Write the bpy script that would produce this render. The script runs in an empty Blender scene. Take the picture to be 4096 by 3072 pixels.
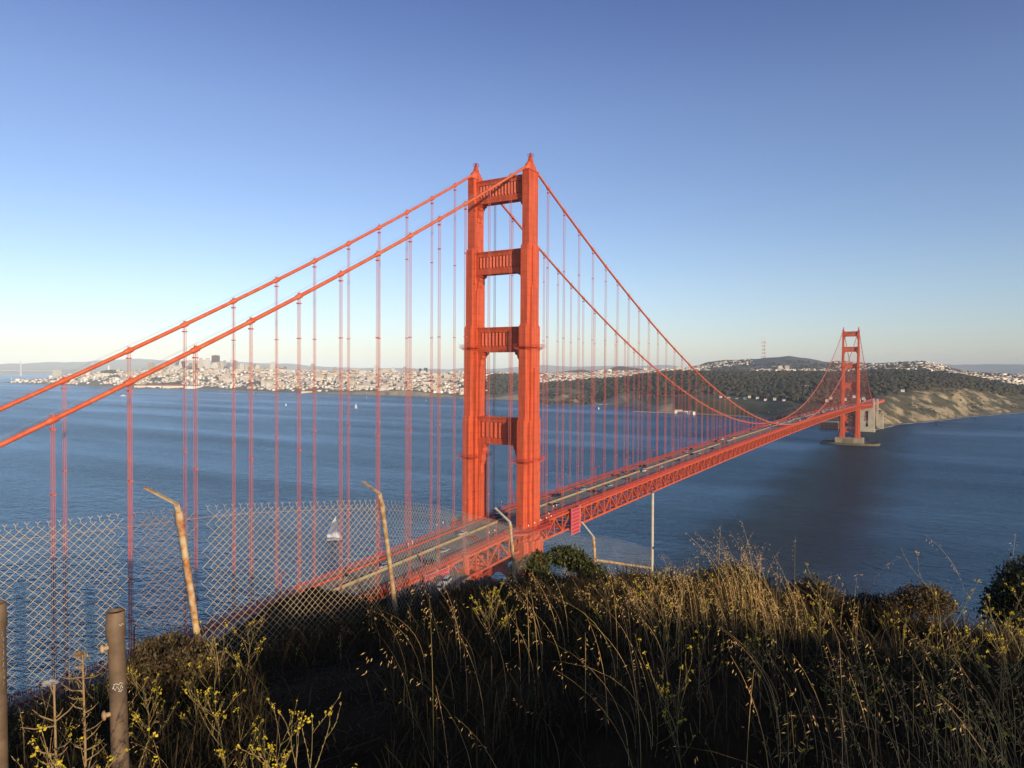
import bpy, bmesh, math, random
import numpy as np
from mathutils import Vector, Matrix, noise
C = bpy.context.scene
col = C.collection
R = math.radians
rnd = random.Random(7)
npr = np.random.default_rng(11)

# ---------------------------------------------------------------- camera
# world: X runs south along the bridge (0 = near tower), Y runs east, Z up, metres above the sea
CAM = np.array([-251.18, -161.18, 141.78])
YAW, PIT, ROL, FPX = 0.555464, -0.0191318, 0.00563648, 1510.7715 * 4096 / 2212
FW = np.array([math.cos(YAW) * math.cos(PIT), math.sin(YAW) * math.cos(PIT), math.sin(PIT)])
RT0 = np.array([math.sin(YAW), -math.cos(YAW), 0.0])
UP0 = np.cross(RT0, FW)
RT = RT0 * math.cos(ROL) + UP0 * math.sin(ROL)
UP = -RT0 * math.sin(ROL) + UP0 * math.cos(ROL)
cam = bpy.data.cameras.new("camera")
camo = bpy.data.objects.new("camera", cam)
col.objects.link(camo)
cam.sensor_width = 36.0
cam.lens = FPX / 4096 * 36.0
cam.clip_start = 0.1
cam.clip_end = 90000
camo.matrix_world = Matrix(((RT[0], UP[0], -FW[0], CAM[0]), (RT[1], UP[1], -FW[1], CAM[1]),
                            (RT[2], UP[2], -FW[2], CAM[2]), (0, 0, 0, 1)))
C.camera = camo

# ---------------------------------------------------------------- light
SUN_EL = R(12.5)
SH = np.array([-0.4218, -0.9068])
SUN = Vector((SH[0] * math.cos(SUN_EL), SH[1] * math.cos(SUN_EL), math.sin(SUN_EL)))
world = bpy.data.worlds.new("World")
C.world = world
world.use_nodes = True
wn = world.node_tree
bg = wn.nodes["Background"]
sky = wn.nodes.new("ShaderNodeTexSky")
sky.sky_type = 'NISHITA'
sky.sun_disc = False
sky.sun_elevation = SUN_EL
sky.sun_rotation = math.atan2(SUN.x, SUN.y)
sky.altitude = 0
sky.air_density = 1.0
sky.dust_density = 0.4
sky.ozone_density = 2.5
tcw = wn.nodes.new("ShaderNodeTexCoord"); sxyz = wn.nodes.new("ShaderNodeSeparateXYZ"); rmp = wn.nodes.new("ShaderNodeValToRGB"); mulw = wn.nodes.new("ShaderNodeMix")
wn.links.new(tcw.outputs['Generated'], sxyz.inputs[0]); wn.links.new(sxyz.outputs[2], rmp.inputs[0])
for k_, (p_, c_) in enumerate(((0.0, (.86, .84, 1.04)), (.12, (.90, .84, .95)), (.34, (.82, .735, .89)), (.50, (.54, .52, .76)))):   # clear evening air deepens the blue overhead
    e_ = rmp.color_ramp.elements[k_] if k_ < 2 else rmp.color_ramp.elements.new(p_)
    e_.position = p_; e_.color = (*c_, 1)
mulw.data_type = 'RGBA'; mulw.blend_type = 'MULTIPLY'; mulw.inputs[0].default_value = 1.0
wn.links.new(sky.outputs[0], mulw.inputs[6]); wn.links.new(rmp.outputs[0], mulw.inputs[7]); wn.links.new(mulw.outputs[2], bg.inputs[0])
bg.inputs[1].default_value = 0.15
sl = bpy.data.lights.new("sun", 'SUN')
sl.energy = 4.0
sl.angle = R(0.53)
sl.color = (1.0, 0.82, 0.60)
so = bpy.data.objects.new("sun", sl)
col.objects.link(so)
so.rotation_euler = SUN.to_track_quat('Z', 'Y').to_euler()
so.location = (0, 0, 900)
C.view_settings.view_transform = 'Standard'
C.view_settings.look = 'None'
C.view_settings.gamma = 1
C.view_settings.exposure = 0.30
C.cycles.max_bounces = 5
C.cycles.transparent_max_bounces = 6
C.cycles.volume_bounces = 0
C.cycles.use_denoising = True

# ---------------------------------------------------------------- helpers
def ray(u, v):
    d = FW + (u - 2048) / FPX * RT - (v - 1536) / FPX * UP
    return d
def at(u, v, r):
    """the point r metres away (level distance) in the direction of photo pixel u, v"""
    d = ray(u, v); return CAM + d * (r / math.hypot(d[0], d[1]))
def onz(u, v, z=0.0):
    d = ray(u, v); return CAM + d * ((z - CAM[2]) / d[2])
def uv_of(P):
    d = np.asarray(P, float) - CAM; z = d @ FW
    return 2048 + FPX * (d @ RT) / z, 1536 - FPX * (d @ UP) / z

class MB:
    """collects boxes, bars, tubes ... and links them as ONE mesh object"""
    def __init__(s): s.v = []; s.f = []; s.m = []; s.sm = []
    def add(s, vs, fs, m=0, smooth=False):
        b = len(s.v); s.v += [tuple(map(float, p)) for p in vs]
        for f in fs: s.f.append(tuple(i + b for i in f)); s.m.append(m); s.sm.append(smooth)
    def box(s, c, h, rz=0.0, m=0, top=(1, 1)):
        """centre, half sizes, turn about z, top taper"""
        cs, sn = math.cos(rz), math.sin(rz); vs = []
        for dz in (-1, 1):
            tx, ty = top if dz > 0 else (1, 1)
            for dx, dy in ((-1, -1), (1, -1), (1, 1), (-1, 1)):
                x, y = dx * h[0] * tx, dy * h[1] * ty
                vs.append((c[0] + x * cs - y * sn, c[1] + x * sn + y * cs, c[2] + dz * h[2]))
        s.add(vs, [(3, 2, 1, 0), (4, 5, 6, 7), (0, 1, 5, 4), (1, 2, 6, 5), (2, 3, 7, 6), (3, 0, 4, 7)], m)
    def bb(s, x0, x1, y0, y1, z0, z1, m=0):
        s.box(((x0 + x1) / 2, (y0 + y1) / 2, (z0 + z1) / 2), ((x1 - x0) / 2, (y1 - y0) / 2, (z1 - z0) / 2), 0, m)
    def bar(s, p, q, w, h=None, m=0, upv=(0, 0, 1)):
        h = h or w; p = Vector(p); q = Vector(q); d = (q - p).normalized(); u = Vector(upv)
        if abs(d.dot(u)) > .98: u = Vector((1, 0, 0))
        a = d.cross(u).normalized() * (w / 2); b = a.cross(d).normalized() * (h / 2)
        vs = [p - a - b, p + a - b, p + a + b, p - a + b, q - a - b, q + a - b, q + a + b, q - a + b]
        s.add(vs, [(3, 2, 1, 0), (4, 5, 6, 7), (0, 1, 5, 4), (1, 2, 6, 5), (2, 3, 7, 6), (3, 0, 4, 7)], m)
    def tube(s, pts, r, n=8, m=0, caps=True):
        pts = [Vector(p) for p in pts]; L = len(pts)
        rs = r if hasattr(r, '__len__') else [r] * L
        vs = []; ref = None
        for i, p in enumerate(pts):
            d = (pts[min(i + 1, L - 1)] - pts[max(i - 1, 0)]).normalized()
            if ref is None:
                ref = Vector((0, 0, 1)) if abs(d.z) < .9 else Vector((1, 0, 0))
            a = d.cross(ref).normalized(); b = a.cross(d).normalized(); ref = b
            for k in range(n):
                t = 2 * math.pi * k / n
                vs.append(p + (a * math.cos(t) + b * math.sin(t)) * rs[i])
        fs = [(i * n + k, i * n + (k + 1) % n, (i + 1) * n + (k + 1) % n, (i + 1) * n + k) for i in range(L - 1) for k in range(n)]
        s.add(vs, fs, m, True)
        if caps: s.add(vs[:n], [tuple(range(n))], m); s.add(vs[-n:], [tuple(reversed(range(n)))], m)
    def lathe(s, prof, c, n=16, m=0, sx=1, sy=1, smooth=True):
        vs = []; L = len(prof)
        for r, z in prof:
            for k in range(n):
                t = 2 * math.pi * k / n
                vs.append((c[0] + r * sx * math.cos(t), c[1] + r * sy * math.sin(t), c[2] + z))
        s.add(vs, [(i * n + k, i * n + (k + 1) % n, (i + 1) * n + (k + 1) % n, (i + 1) * n + k) for i in range(L - 1) for k in range(n)], m, smooth)
        s.add(vs[-n:], [tuple(range(n))], m)
    def prism(s, poly, z0, z1, m=0):
        """poly: (x, y) counter-clockwise"""
        n = len(poly); vs = [(x, y, z0) for x, y in poly] + [(x, y, z1) for x, y in poly]
        s.add(vs, [tuple(reversed(range(n))), tuple(range(n, 2 * n))] + [(i, (i + 1) % n, n + (i + 1) % n, n + i) for i in range(n)], m)
    def build(s, name, mats, parent=None, loc=None):
        me = bpy.data.meshes.new(name); me.from_pydata(s.v, [], s.f)
        for mm in (mats if isinstance(mats, (list, tuple)) else [mats]): me.materials.append(mm)
        if len(s.f):
            me.polygons.foreach_set('material_index', s.m); me.polygons.foreach_set('use_smooth', s.sm)
        me.update()
        return link(name, me, parent, loc)

def link(name, me, parent=None, loc=None):
    o = bpy.data.objects.new(name, me); col.objects.link(o)
    if parent is not None: o.parent = parent
    if loc is not None: o.location = loc
    return o
def npmesh(name, V, F, mats, parent=None, smooth=False, colors=None, loc=None):
    """V n x 3, F m x k (k = 3 or 4)"""
    V = np.asarray(V, np.float32); F = np.asarray(F, np.int32); k = F.shape[1]
    me = bpy.data.meshes.new(name)
    me.vertices.add(len(V)); me.vertices.foreach_set('co', V.ravel())
    me.loops.add(F.size); me.loops.foreach_set('vertex_index', F.ravel())
    me.polygons.add(len(F)); me.polygons.foreach_set('loop_start', np.arange(0, F.size, k, dtype=np.int32))
    if smooth: me.polygons.foreach_set('use_smooth', np.ones(len(F), bool))
    for mm in (mats if isinstance(mats, (list, tuple)) else [mats]): me.materials.append(mm)
    if colors is not None:
        a = me.color_attributes.new('tone', 'FLOAT_COLOR', 'POINT')
        c4 = np.ones((len(V), 4), np.float32); c4[:, :3] = colors; a.data.foreach_set('color', c4.ravel())
    me.update(calc_edges=True); me.validate()
    return link(name, me, parent, loc)
def tag(o, label=None, cat=None, group=None, kind=None):
    if label: o['label'] = label
    if cat: o['category'] = cat
    if group: o['group'] = group
    if kind: o['kind'] = kind
    return o
def thing(name, loc=(0, 0, 0), rz=0, label=None, cat=None, group=None):
    o = bpy.data.objects.new(name, None); col.objects.link(o); o.empty_display_size = .3
    o.location = tuple(map(float, loc)); o.rotation_euler = (0, 0, rz); return tag(o, label, cat, group)
def copy_tree(o, loc=None, rz=None, scale=None, label=None, group=None, parent=None):
    c = o.copy(); col.objects.link(c)
    if parent is not None: c.parent = parent
    if loc is not None: c.location = tuple(map(float, loc))
    if rz is not None: c.rotation_euler = (0, 0, rz)
    if scale is not None: c.scale = (scale,) * 3
    if label: c['label'] = label
    if group: c['group'] = group
    for ch in list(o.children): copy_tree(ch, parent=c)
    return c

# ---------------------------------------------------------------- materials
def mat(name, c, rough=.6, c2=None, scale=1.0, bump=0.0, bscale=None, metal=0.0, spec=.5, detail=4, coords='Object', fac=(.35, .65), attr=False, trans=0.0):
    m = bpy.data.materials.new(name); m.use_nodes = True
    nt = m.node_tree; b = nt.nodes['Principled BSDF']
    b.inputs['Roughness'].default_value = rough; b.inputs['Metallic'].default_value = metal
    b.inputs['Specular IOR Level'].default_value = spec
    b.inputs['Base Color'].default_value = (*c, 1)
    tc = nt.nodes.new('ShaderNodeTexCoord')
    src = None
    if attr:
        a = nt.nodes.new('ShaderNodeVertexColor'); a.layer_name = 'tone'; src = a.outputs[0]
    if c2 is not None:
        n = nt.nodes.new('ShaderNodeTexNoise'); n.inputs['Scale'].default_value = scale; n.inputs['Detail'].default_value = detail
        n.inputs['Roughness'].default_value = .62
        nt.links.new(tc.outputs[coords], n.inputs['Vector'])
        mr = nt.nodes.new('ShaderNodeMapRange'); mr.inputs[1].default_value, mr.inputs[2].default_value = fac
        nt.links.new(n.outputs[0], mr.inputs[0])
        mx = nt.nodes.new('ShaderNodeMix'); mx.data_type = 'RGBA'
        nt.links.new(mr.outputs[0], mx.inputs[0])
        mx.inputs[6].default_value = (*c, 1); mx.inputs[7].default_value = (*c2, 1)
        if attr:
            mx.blend_type = 'MULTIPLY'; nt.links.new(src, mx.inputs[6])
        src = mx.outputs[2]
    if src is not None: nt.links.new(src, b.inputs['Base Color'])
    if bump:
        n2 = nt.nodes.new('ShaderNodeTexNoise'); n2.inputs['Scale'].default_value = bscale or scale * 3; n2.inputs['Detail'].default_value = 5
        nt.links.new(tc.outputs[coords], n2.inputs['Vector'])
        bp = nt.nodes.new('ShaderNodeBump'); bp.inputs['Strength'].default_value = bump
        nt.links.new(n2.outputs[0], bp.inputs['Height']); nt.links.new(bp.outputs[0], b.inputs['Normal'])
    if trans:
        t = nt.nodes.new('ShaderNodeBsdfTranslucent'); ms = nt.nodes.new('ShaderNodeMixShader'); ms.inputs[0].default_value = trans
        t.inputs[0].default_value = (*c, 1)
        if src is not None: nt.links.new(src, t.inputs[0])
        nt.links.new(b.outputs[0], ms.inputs[1]); nt.links.new(t.outputs[0], ms.inputs[2])
        nt.links.new(ms.outputs[0], nt.nodes['Material Output'].inputs[0])
    return m
M = {}
def paint_mat(name, c):
    """steel paint with plate seams, run-down streaks and faded patches"""
    m = mat(name, c, .6, tuple(q * .84 for q in c), .35, .06, 1.2, detail=8); nt = m.node_tree; b = nt.nodes['Principled BSDF']
    src = b.inputs['Base Color'].links[0].from_socket; tc = nt.nodes.new('ShaderNodeTexCoord')
    mp = nt.nodes.new('ShaderNodeMapping'); mp.inputs['Scale'].default_value = (1.1, 1.1, .05); nt.links.new(tc.outputs['Object'], mp.inputs['Vector'])
    n = nt.nodes.new('ShaderNodeTexNoise'); n.inputs['Scale'].default_value = 1.0; n.inputs['Detail'].default_value = 5; nt.links.new(mp.outputs[0], n.inputs['Vector'])
    r = nt.nodes.new('ShaderNodeMapRange'); r.inputs[1].default_value = .32; r.inputs[2].default_value = .62; r.inputs[3].default_value = .72; r.inputs[4].default_value = 1.06; nt.links.new(n.outputs[0], r.inputs[0])
    sp = nt.nodes.new('ShaderNodeSeparateXYZ'); nt.links.new(tc.outputs['Object'], sp.inputs[0])
    w = nt.nodes.new('ShaderNodeMath'); w.operation = 'MULTIPLY'; w.inputs[1].default_value = 1 / 3.2; nt.links.new(sp.outputs[2], w.inputs[0])
    f = nt.nodes.new('ShaderNodeMath'); f.operation = 'FRACT'; nt.links.new(w.outputs[0], f.inputs[0])
    g = nt.nodes.new('ShaderNodeMath'); g.operation = 'GREATER_THAN'; g.inputs[1].default_value = .93; nt.links.new(f.outputs[0], g.inputs[0])
    s = nt.nodes.new('ShaderNodeMapRange'); s.inputs[3].default_value = 1.0; s.inputs[4].default_value = .80; nt.links.new(g.outputs[0], s.inputs[0])
    t = nt.nodes.new('ShaderNodeMath'); t.operation = 'MULTIPLY'; nt.links.new(r.outputs[0], t.inputs[0]); nt.links.new(s.outputs[0], t.inputs[1])
    x = nt.nodes.new('ShaderNodeMix'); x.data_type = 'RGBA'; x.blend_type = 'MULTIPLY'; x.inputs[0].default_value = 1.0
    nt.links.new(src, x.inputs[6]); nt.links.new(t.outputs[0], x.inputs[7]); nt.links.new(x.outputs[2], b.inputs['Base Color']); return m
M['orange'] = paint_mat('bridge paint', (.62, .102, .036))
M['orange_cable'] = mat('cable paint', (.58, .10, .034), .5, (.64, .19, .075), .6, .1, 3, fac=(.45, .75))
M['orange_rope'] = mat('rope paint', (.60, .14, .09), .55, (.54, .11, .07), .3)
M['red_rail'] = mat('railing paint', (.52, .055, .025), .5, (.40, .045, .022), .5)
M['asphalt'] = mat('bridge asphalt', (.20, .18, .15), .85, (.25, .22, .18), .09, .1, 3)
M['walk'] = mat('sidewalk concrete', (.34, .27, .21), .85, (.26, .21, .17), .3)
M['white'] = mat('white line paint', (.65, .63, .58), .7)
M['yellow'] = mat('yellow marker plastic', (.75, .45, .03), .55)
M['barrier'] = mat('barrier concrete', (.27, .24, .18), .8, (.33, .29, .21), .4)
M['concrete'] = mat('pier concrete', (.40, .33, .21), .85, (.27, .21, .13), .12, .2, .6)
M['pale_concrete'] = mat('pylon concrete', (.52, .46, .33), .85, (.40, .35, .25), .1, .15, .5)
M['dark'] = mat('dark recess', (.03, .028, .03), .8)
M['glassdark'] = mat('car glass', (.012, .014, .017), .12)
M['rubber'] = mat('tyre rubber', (.018, .018, .018), .8)
M['lampglass'] = mat('lamp glass', (.75, .70, .55), .3)
M['lead'] = mat('dark grey metal', (.10, .10, .11), .5)
M['steelpale'] = mat('galvanised steel', (.45, .44, .40), .45, (.36, .35, .30), 4, metal=.3)
M['tarp'] = mat('red tarpaulin', (.48, .035, .050), .7, (.38, .03, .04), .5)
M['tarpline'] = mat('tarpaulin seam', (.66, .30, .28), .7)
# ---------------------------------------------------------------- the bridge
SP = 15.24; PN = 7.62; CY = 13.7
def ztop(x):
    if x < 0: return 76 + .05 * x
    if x > 1280: return 76 - .03 * (x - 1280)
    return 76 + 4.6 * (1 - ((x - 640) / 640) ** 2)
def zdeck(x): return ztop(x) + .9
def zcab(x):
    if x < 0: t = -x
    elif x > 1280: t = x - 1280
    else: return 81.9 + 145.6 * ((x - 640) / 640) ** 2
    return 227.5 - .5811 * t + .000313 * t * t
bridge = thing('suspension_bridge', (0, 0, 0), 0, 'long orange suspension bridge with two tall towers crossing the strait', 'bridge')

def tbox(b, x, y, w, L, z0, z1, slope=1.5, ins=.9):
    """a shaft of half width w (Y) and half length L (X) with a sloped ledge on top"""
    b.box((x, y, (z0 + z1 - slope) / 2), (L, w, (z1 - slope - z0) / 2))
    b.box((x, y, z1 - slope / 2), (L, w, slope / 2), 0, 0, ((L - ins) / L, (w - .25) / w))
def tower(x0, base):
    for sy in (-1, 1):
        y = sy * CY; b = MB()
        for w, L, z0, z1 in ((1.6, 3.73, 194.5, 224.2), (1.6, 4.85, 161.5, 194.5), (1.6, 5.95, 122.5, 161.5), (1.6, 7.0, 69, 122.5)):
            if z1 > 224: b.bb(x0 - L, x0 + L, y - w, y + w, z0 - 1.4, z1)
            else: tbox(b, x0, y, w, L, z0 - (1.4 if z0 > 100 else 0), z1, 1.5, 1.05)
        for w, L, z0, z1 in ((2.3, 1.35, 177, 193.6), (2.35, 2.3, 160.3, 177), (2.6, 2.75, 121.3, 160.3), (2.65, 3.7, 69, 121.3), (3.45, 1.4, 119, 143), (3.55, 1.6, 69, 119)):
            tbox(b, x0, y, w, L, z0 - .6, z1, 1.2, .5)
        for w, L in ((2.72, 8.0), (4.2, 4.7), (4.9, 2.2)): tbox(b, x0, y, w, L, base, 71.5, 1.0, .5)
        for w, L in ((3.6, 8.9), (5.1, 5.4)): tbox(b, x0, y, w, L, base, base + 9, 1.5, .8)
        for sx in (-1, 1):                                      # fluted band under the saddle
            for k in range(5):
                b.bb(x0 + sx * 3.73 - .16, x0 + sx * 3.73 + .16, y - 1.55 + k * .69, y - 1.2 + k * .69, 218.4, 224.3)
        for sd in (-1, 1):
            for k in range(9):
                b.bb(x0 - 3.2 + k * .75, x0 - 2.95 + k * .75, y + sd * 1.6 - .12, y + sd * 1.6 + .12, 221.5, 224.1)
        b.bb(x0 - 4.0, x0 + 4.0, y - 1.85, y + 1.85, 224.2, 224.6)
        leg = b.build('tower_leg', M['orange'], bridge)
        s = MB()
        s.lathe([(1, 0), (1.0, .6), (.93, 1.5), (.78, 2.4), (.55, 3.2), (.3, 3.75), (.2, 4.0)], (x0, y, 224.6), 20, 0, 4.0, 1.75)
        s.box((x0, y, 229.2), (1.0, 1.0, 1.1), 0, 0, (.6, .6))
        s.build('saddle_housing', M['orange'], leg)
        s = MB(); z = 230.3
        for dx, dy in ((-.9, -.9), (.9, -.9), (.9, .9), (-.9, .9)): s.bar((x0 + dx, y + dy, z - .1), (x0 + dx, y + dy, z + 1.2), .09)
        for zz in (z, z + .6, z + 1.2):
            for a, c in (((-.9, -.9), (.9, -.9)), ((.9, -.9), (.9, .9)), ((.9, .9), (-.9, .9)), ((-.9, .9), (-.9, -.9))):
                s.bar((x0 + a[0], y + a[1], zz), (x0 + c[0], y + c[1], zz), .08)
        s.build('top_railing', M['red_rail'], leg)
        s = MB(); s.lathe([(.16, 0), (.16, .5), (.42, .55), (.45, 1.1), (.3, 1.5), (.06, 1.7)], (x0, y, 230.3), 10)
        s.build('beacon', M['red_rail'], leg)
        for zc, L, w in ((151.5, 5.95, 2.6), (104.5, 7.0, 2.65)):   # catwalks round the leg
            s = MB(); L += 1.0; w += 1.0
            for x_, y_, hx, hy in ((0, w - .45, L, .45), (0, -w + .45, L, .45), (L - .45, 0, .45, w - .9), (-L + .45, 0, .45, w - .9)):
                s.box((x0 + x_, y + y_, zc), (hx, hy, .06))
            cs = [(-L, -w), (L, -w), (L, w), (-L, w)]
            for i in range(4):
                a, c = cs[i], cs[(i + 1) % 4]; n = max(3, int(math.hypot(a[0] - c[0], a[1] - c[1]) / 1.3))
                for k in range(n):
                    t = k / n; px, py = a[0] + (c[0] - a[0]) * t, a[1] + (c[1] - a[1]) * t
                    s.bar((x0 + px, y + py, zc), (x0 + px, y + py, zc + 1.25), .07)
                    s.bar((x0 + px * .99, y + py * .95, zc - .1), (x0 + px * .82, y + py * .6, zc - 1.1), .16)
                for zz in (.65, 1.25): s.bar((x0 + a[0], y + a[1], zc + zz), (x0 + c[0], y + c[1], zc + zz), .09)
            s.build('catwalk', M['red_rail'], leg)
    for z0, z1, sp, inn, br in ((213.0, 223.0, 1.5, 1.6, 1), (182.8, 192.6, 1.67, 1.6, 2), (149.6, 160.2, 1.85, 2.6, 3), (110.4, 122.0, 2.07, 2.65, 4)):
        s = MB(); h = CY - inn + .05; lat = CY - 1.62
        s.bb(x0 - 1.7, x0 + 1.7, -lat, lat, z0 + .9, z1 - .9)                 # web
        s.bb(x0 - 2.25, x0 + 2.25, -lat, lat, z1 - .9, z1)                    # cornices
        s.bb(x0 - 2.45, x0 + 2.45, -lat, lat, z1 - .45, z1 - .12)
        s.bb(x0 - 2.25, x0 + 2.25, -lat, lat, z0, z0 + .9)
        for sx in (-1, 1):
            X = x0 + sx * 1.7; fz0, fz1 = z0 + 2.4, z1 - 2.2; ed = h - 1.3
            a, c = (x0 + 1.69, x0 + 2.08) if sx > 0 else (x0 - 2.08, x0 - 1.69)
            s.bb(a, c, -lat, lat, z0 + .9, fz0); s.bb(a, c, -lat, lat, fz1, z1 - .9)
            s.bb(a, c, -lat, -ed, fz0, fz1); s.bb(a, c, ed, lat, fz0, fz1)
            n = int(round(2 * ed / sp)); st = 2 * ed / n
            for k in range(n):                                   # pointed flutes
                ya = -ed + st * k; yb = ya + st * .92
                o_ = X + sx * .45
                s.add([(X, ya, fz0), (X, yb, fz0), (o_, ya + st * .40, fz0 + .7), (X, ya, fz1), (X, yb, fz1), (o_, ya + st * .40, fz1 - .35)],
                      [(0, 1, 4, 3), (0, 3, 5, 2), (1, 2, 5, 4), (0, 2, 1), (3, 4, 5)])
        s.build('tower_strut', M['orange'], bridge)
        for sy in (-1, 1):                                      # stepped brackets in the corners
            s = MB(); e = CY - inn + .3
            st = {1: ((3.2, .7), (2.3, 1.6), (1.5, 4.2), (.7, 7.2)), 2: ((3.4, .8), (2.3, 1.8), (1.5, 4.4), (.8, 7.8)),
                  3: ((3.6, .9), (2.6, 2.2), (1.75, 5.2), (1.23, 9.0)), 4: ((4.1, 1.0), (3.3, 3.2), (2.5, 7.5), (1.83, 13), (1.42, 16))}[br]
            for i, (d, dz) in enumerate(st):
                hw = 1.95 - .16 * i
                ya, yb = sy * (e - d), sy * e
                s.bb(x0 - hw, x0 + hw, min(ya, yb), max(ya, yb), z0 - dz, z0 - .01 - .02 * i)
                if i < len(st) - 1:
                    s.add([(x0 + q * (hw - .05), sy * (e - d + .04), z0 - dz) for q in (-1, 1)] + [(x0 + q * (hw - .05), sy * (e - st[i + 1][0]), z0 - dz - (st[i + 1][1] - dz) * .45) for q in (-1, 1)]
                          + [(x0 + q * (hw - .05), sy * (e - st[i + 1][0]), z0 - dz) for q in (-1, 1)],
                          [(0, 1, 3, 2), (0, 2, 4), (1, 5, 3), (0, 4, 5, 1)])
            s.build('strut_bracket', M['orange'], bridge); s = MB()
            s.bb(x0 - 1.5, x0 + 1.5, min(sy * (e - .9), sy * e), max(sy * (e - .9), sy * e), z1 - .1, z1 + 1.0)
            s.bb(x0 - 1.4, x0 + 1.4, min(sy * (e - .45), sy * e), max(sy * (e - .45), sy * e), z1 + .9, z1 + 2.6)
            s.build('strut_shoulder', M['orange'], bridge)
    b = MB(); yi = CY - 3
    zb = [base + 11.5, base + 38, 67]
    for z in zb[:2]: b.bb(x0 - 1.5, x0 + 1.5, -yi, yi, z - 1.6, z + 1.6)
    for z0, z1 in ((zb[0], zb[1]), (zb[1], zb[2])):
        b.bar((x0, -yi, z0), (x0, yi, z1), 2.6, 2.6, 0, (1, 0, 0)); b.bar((x0 + .05, yi, z0), (x0 + .05, -yi, z1), 2.5, 2.5, 0, (1, 0, 0))
        b.bb(x0 - 1.6, x0 + 1.6, -2.6, 2.6, (z0 + z1) / 2 - 2.6, (z0 + z1) / 2 + 2.6)
    b.build('tower_brace', M['orange'], bridge)
    for sy in (-1, 1):                                          # walkway that swings out round each leg
        b = MB()
        pts = [(x0 - 17, sy * 13.0), (x0 - 9.5, sy * 19.4), (x0 + 9.5, sy * 19.4), (x0 + 17, sy * 13.0)]
        zz = zdeck(x0) - .75
        poly = pts if sy < 0 else pts[::-1]
        b.prism(poly, zz - .5, zz)
        for a, c in zip(pts[:-1], pts[1:]):
            n = int(math.hypot(a[0] - c[0], a[1] - c[1]) / .45)
            for k in range(n + 1):
                t = k / n; px, py = a[0] + (c[0] - a[0]) * t, a[1] + (c[1] - a[1]) * t
                b.bar((px, py, zz - .5), (px, py, zz + 1.35), .08)
            for z_, hh in ((-.3, .5), (1.38, .14), (.25, .1)): b.bar((*a, zz + z_), (*c, zz + z_), .16, hh)
        for k in range(5):
            px = x0 - 8 + k * 4
            b.bar((px, sy * 19.2, zz - .4), (px, sy * 16.5, zz - 3.2), .3)
        b.build('tower_walkway', M['red_rail'], bridge)
tower(0, 12); tower(1280, 13.4)

# main cables with their bands
for sy in (-1, 1):
    b = MB()
    xs = np.concatenate([np.linspace(-343, 0, 46), np.linspace(0, 1280, 129)[1:], np.linspace(1280, 1623, 30)[1:]])
    for a, c in ((-343, 0), (0, 1280), (1280, 1623)):
        sx = [x for x in xs if a <= x <= c]
        b.tube([(x, sy * CY, zcab(x)) for x in sx], .50, 10, 0, False)
    for k in list(range(-22, 0)) + list(range(1, 84)) + list(range(85, 107)):
        x = k * SP; d = 1.0
        b.tube([(x - d, sy * CY, zcab(x - d)), (x - d * .7, sy * CY, zcab(x - .7 * d)), (x + d * .7, sy * CY, zcab(x + .7 * d)), (x + d, sy * CY, zcab(x + d))], [.55, .68, .68, .55], 10)
        b.bb(x - .25, x + .25, sy * CY - .2, sy * CY + .2, zcab(x) + .6, zcab(x) + 1.0)
    cb = b.build('main_cable', M['orange_cable'], bridge)
    b = MB()
    for dy in (-.45, .45):
        for a, c, n in ((-343, 0, 24), (0, 1280, 60), (1280, 1623, 10)):
            xx = np.linspace(a, c, n)
            b.tube([(x, sy * CY + dy, zcab(x) + 1.35) for x in xx], .022, 4, 0, False)
        for k in list(range(-22, 0)) + list(range(1, 84)):
            x = k * SP; b.bar((x, sy * CY + dy, zcab(x)), (x, sy * CY + dy, zcab(x) + 1.4), .05)
    b.build('hand_rope', M['steelpale'], cb)

# hangers: 100 that show largest as parts, the rest as one
hang = []
for sy in (-1, 1):
    for k in list(range(-22, 0)) + list(range(1, 84)) + list(range(85, 106)):
        x = k * SP; zt_, zb_ = zcab(x) - .5, ztop(x) + .2
        if zt_ - zb_ < .6: continue
        P = np.array([x, sy * CY, (zt_ + zb_) / 2]); d = P - CAM; vis = d @ FW > 5
        u, v = uv_of(P) if vis else (-9999, 0)
        score = (zt_ - zb_) / np.linalg.norm(d) ** 2 if (vis and -60 < u < 4200) else 0
        hang.append((score, x, sy, zt_, zb_))
hang.sort(reverse=True)
def rope4(b, x, sy, zt_, zb_):
    dist = math.hypot(x - CAM[0], sy * CY - CAM[1])
    r = .076 if dist < 330 else (.07 if dist < 700 else .055)
    for dx in (-.2, .2):
        for dy in (-.36, .36):
            y = sy * CY + dy
            b.bar((x + dx, y, zb_), (x + dx, y, zt_ + .2), r, r)
    for z in np.arange(zb_ + 20, zt_ - 4, 30.0): b.bb(x - .42, x + .42, sy * CY - .5, sy * CY + .5, z - .12, z + .12)
    b.bb(x - .5, x + .5, sy * CY - .5, sy * CY + .5, zt_ - 1.5, zt_ - 1.2)
for i, h in enumerate(hang[:99]):
    b = MB(); rope4(b, *h[1:]); b.build('hanger', M['orange_rope'], bridge)
b = MB()
for h in hang[99:]: rope4(b, *h[1:])
tag(b.build('hanger', M['orange_rope'], bridge), kind='stuff')

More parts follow.
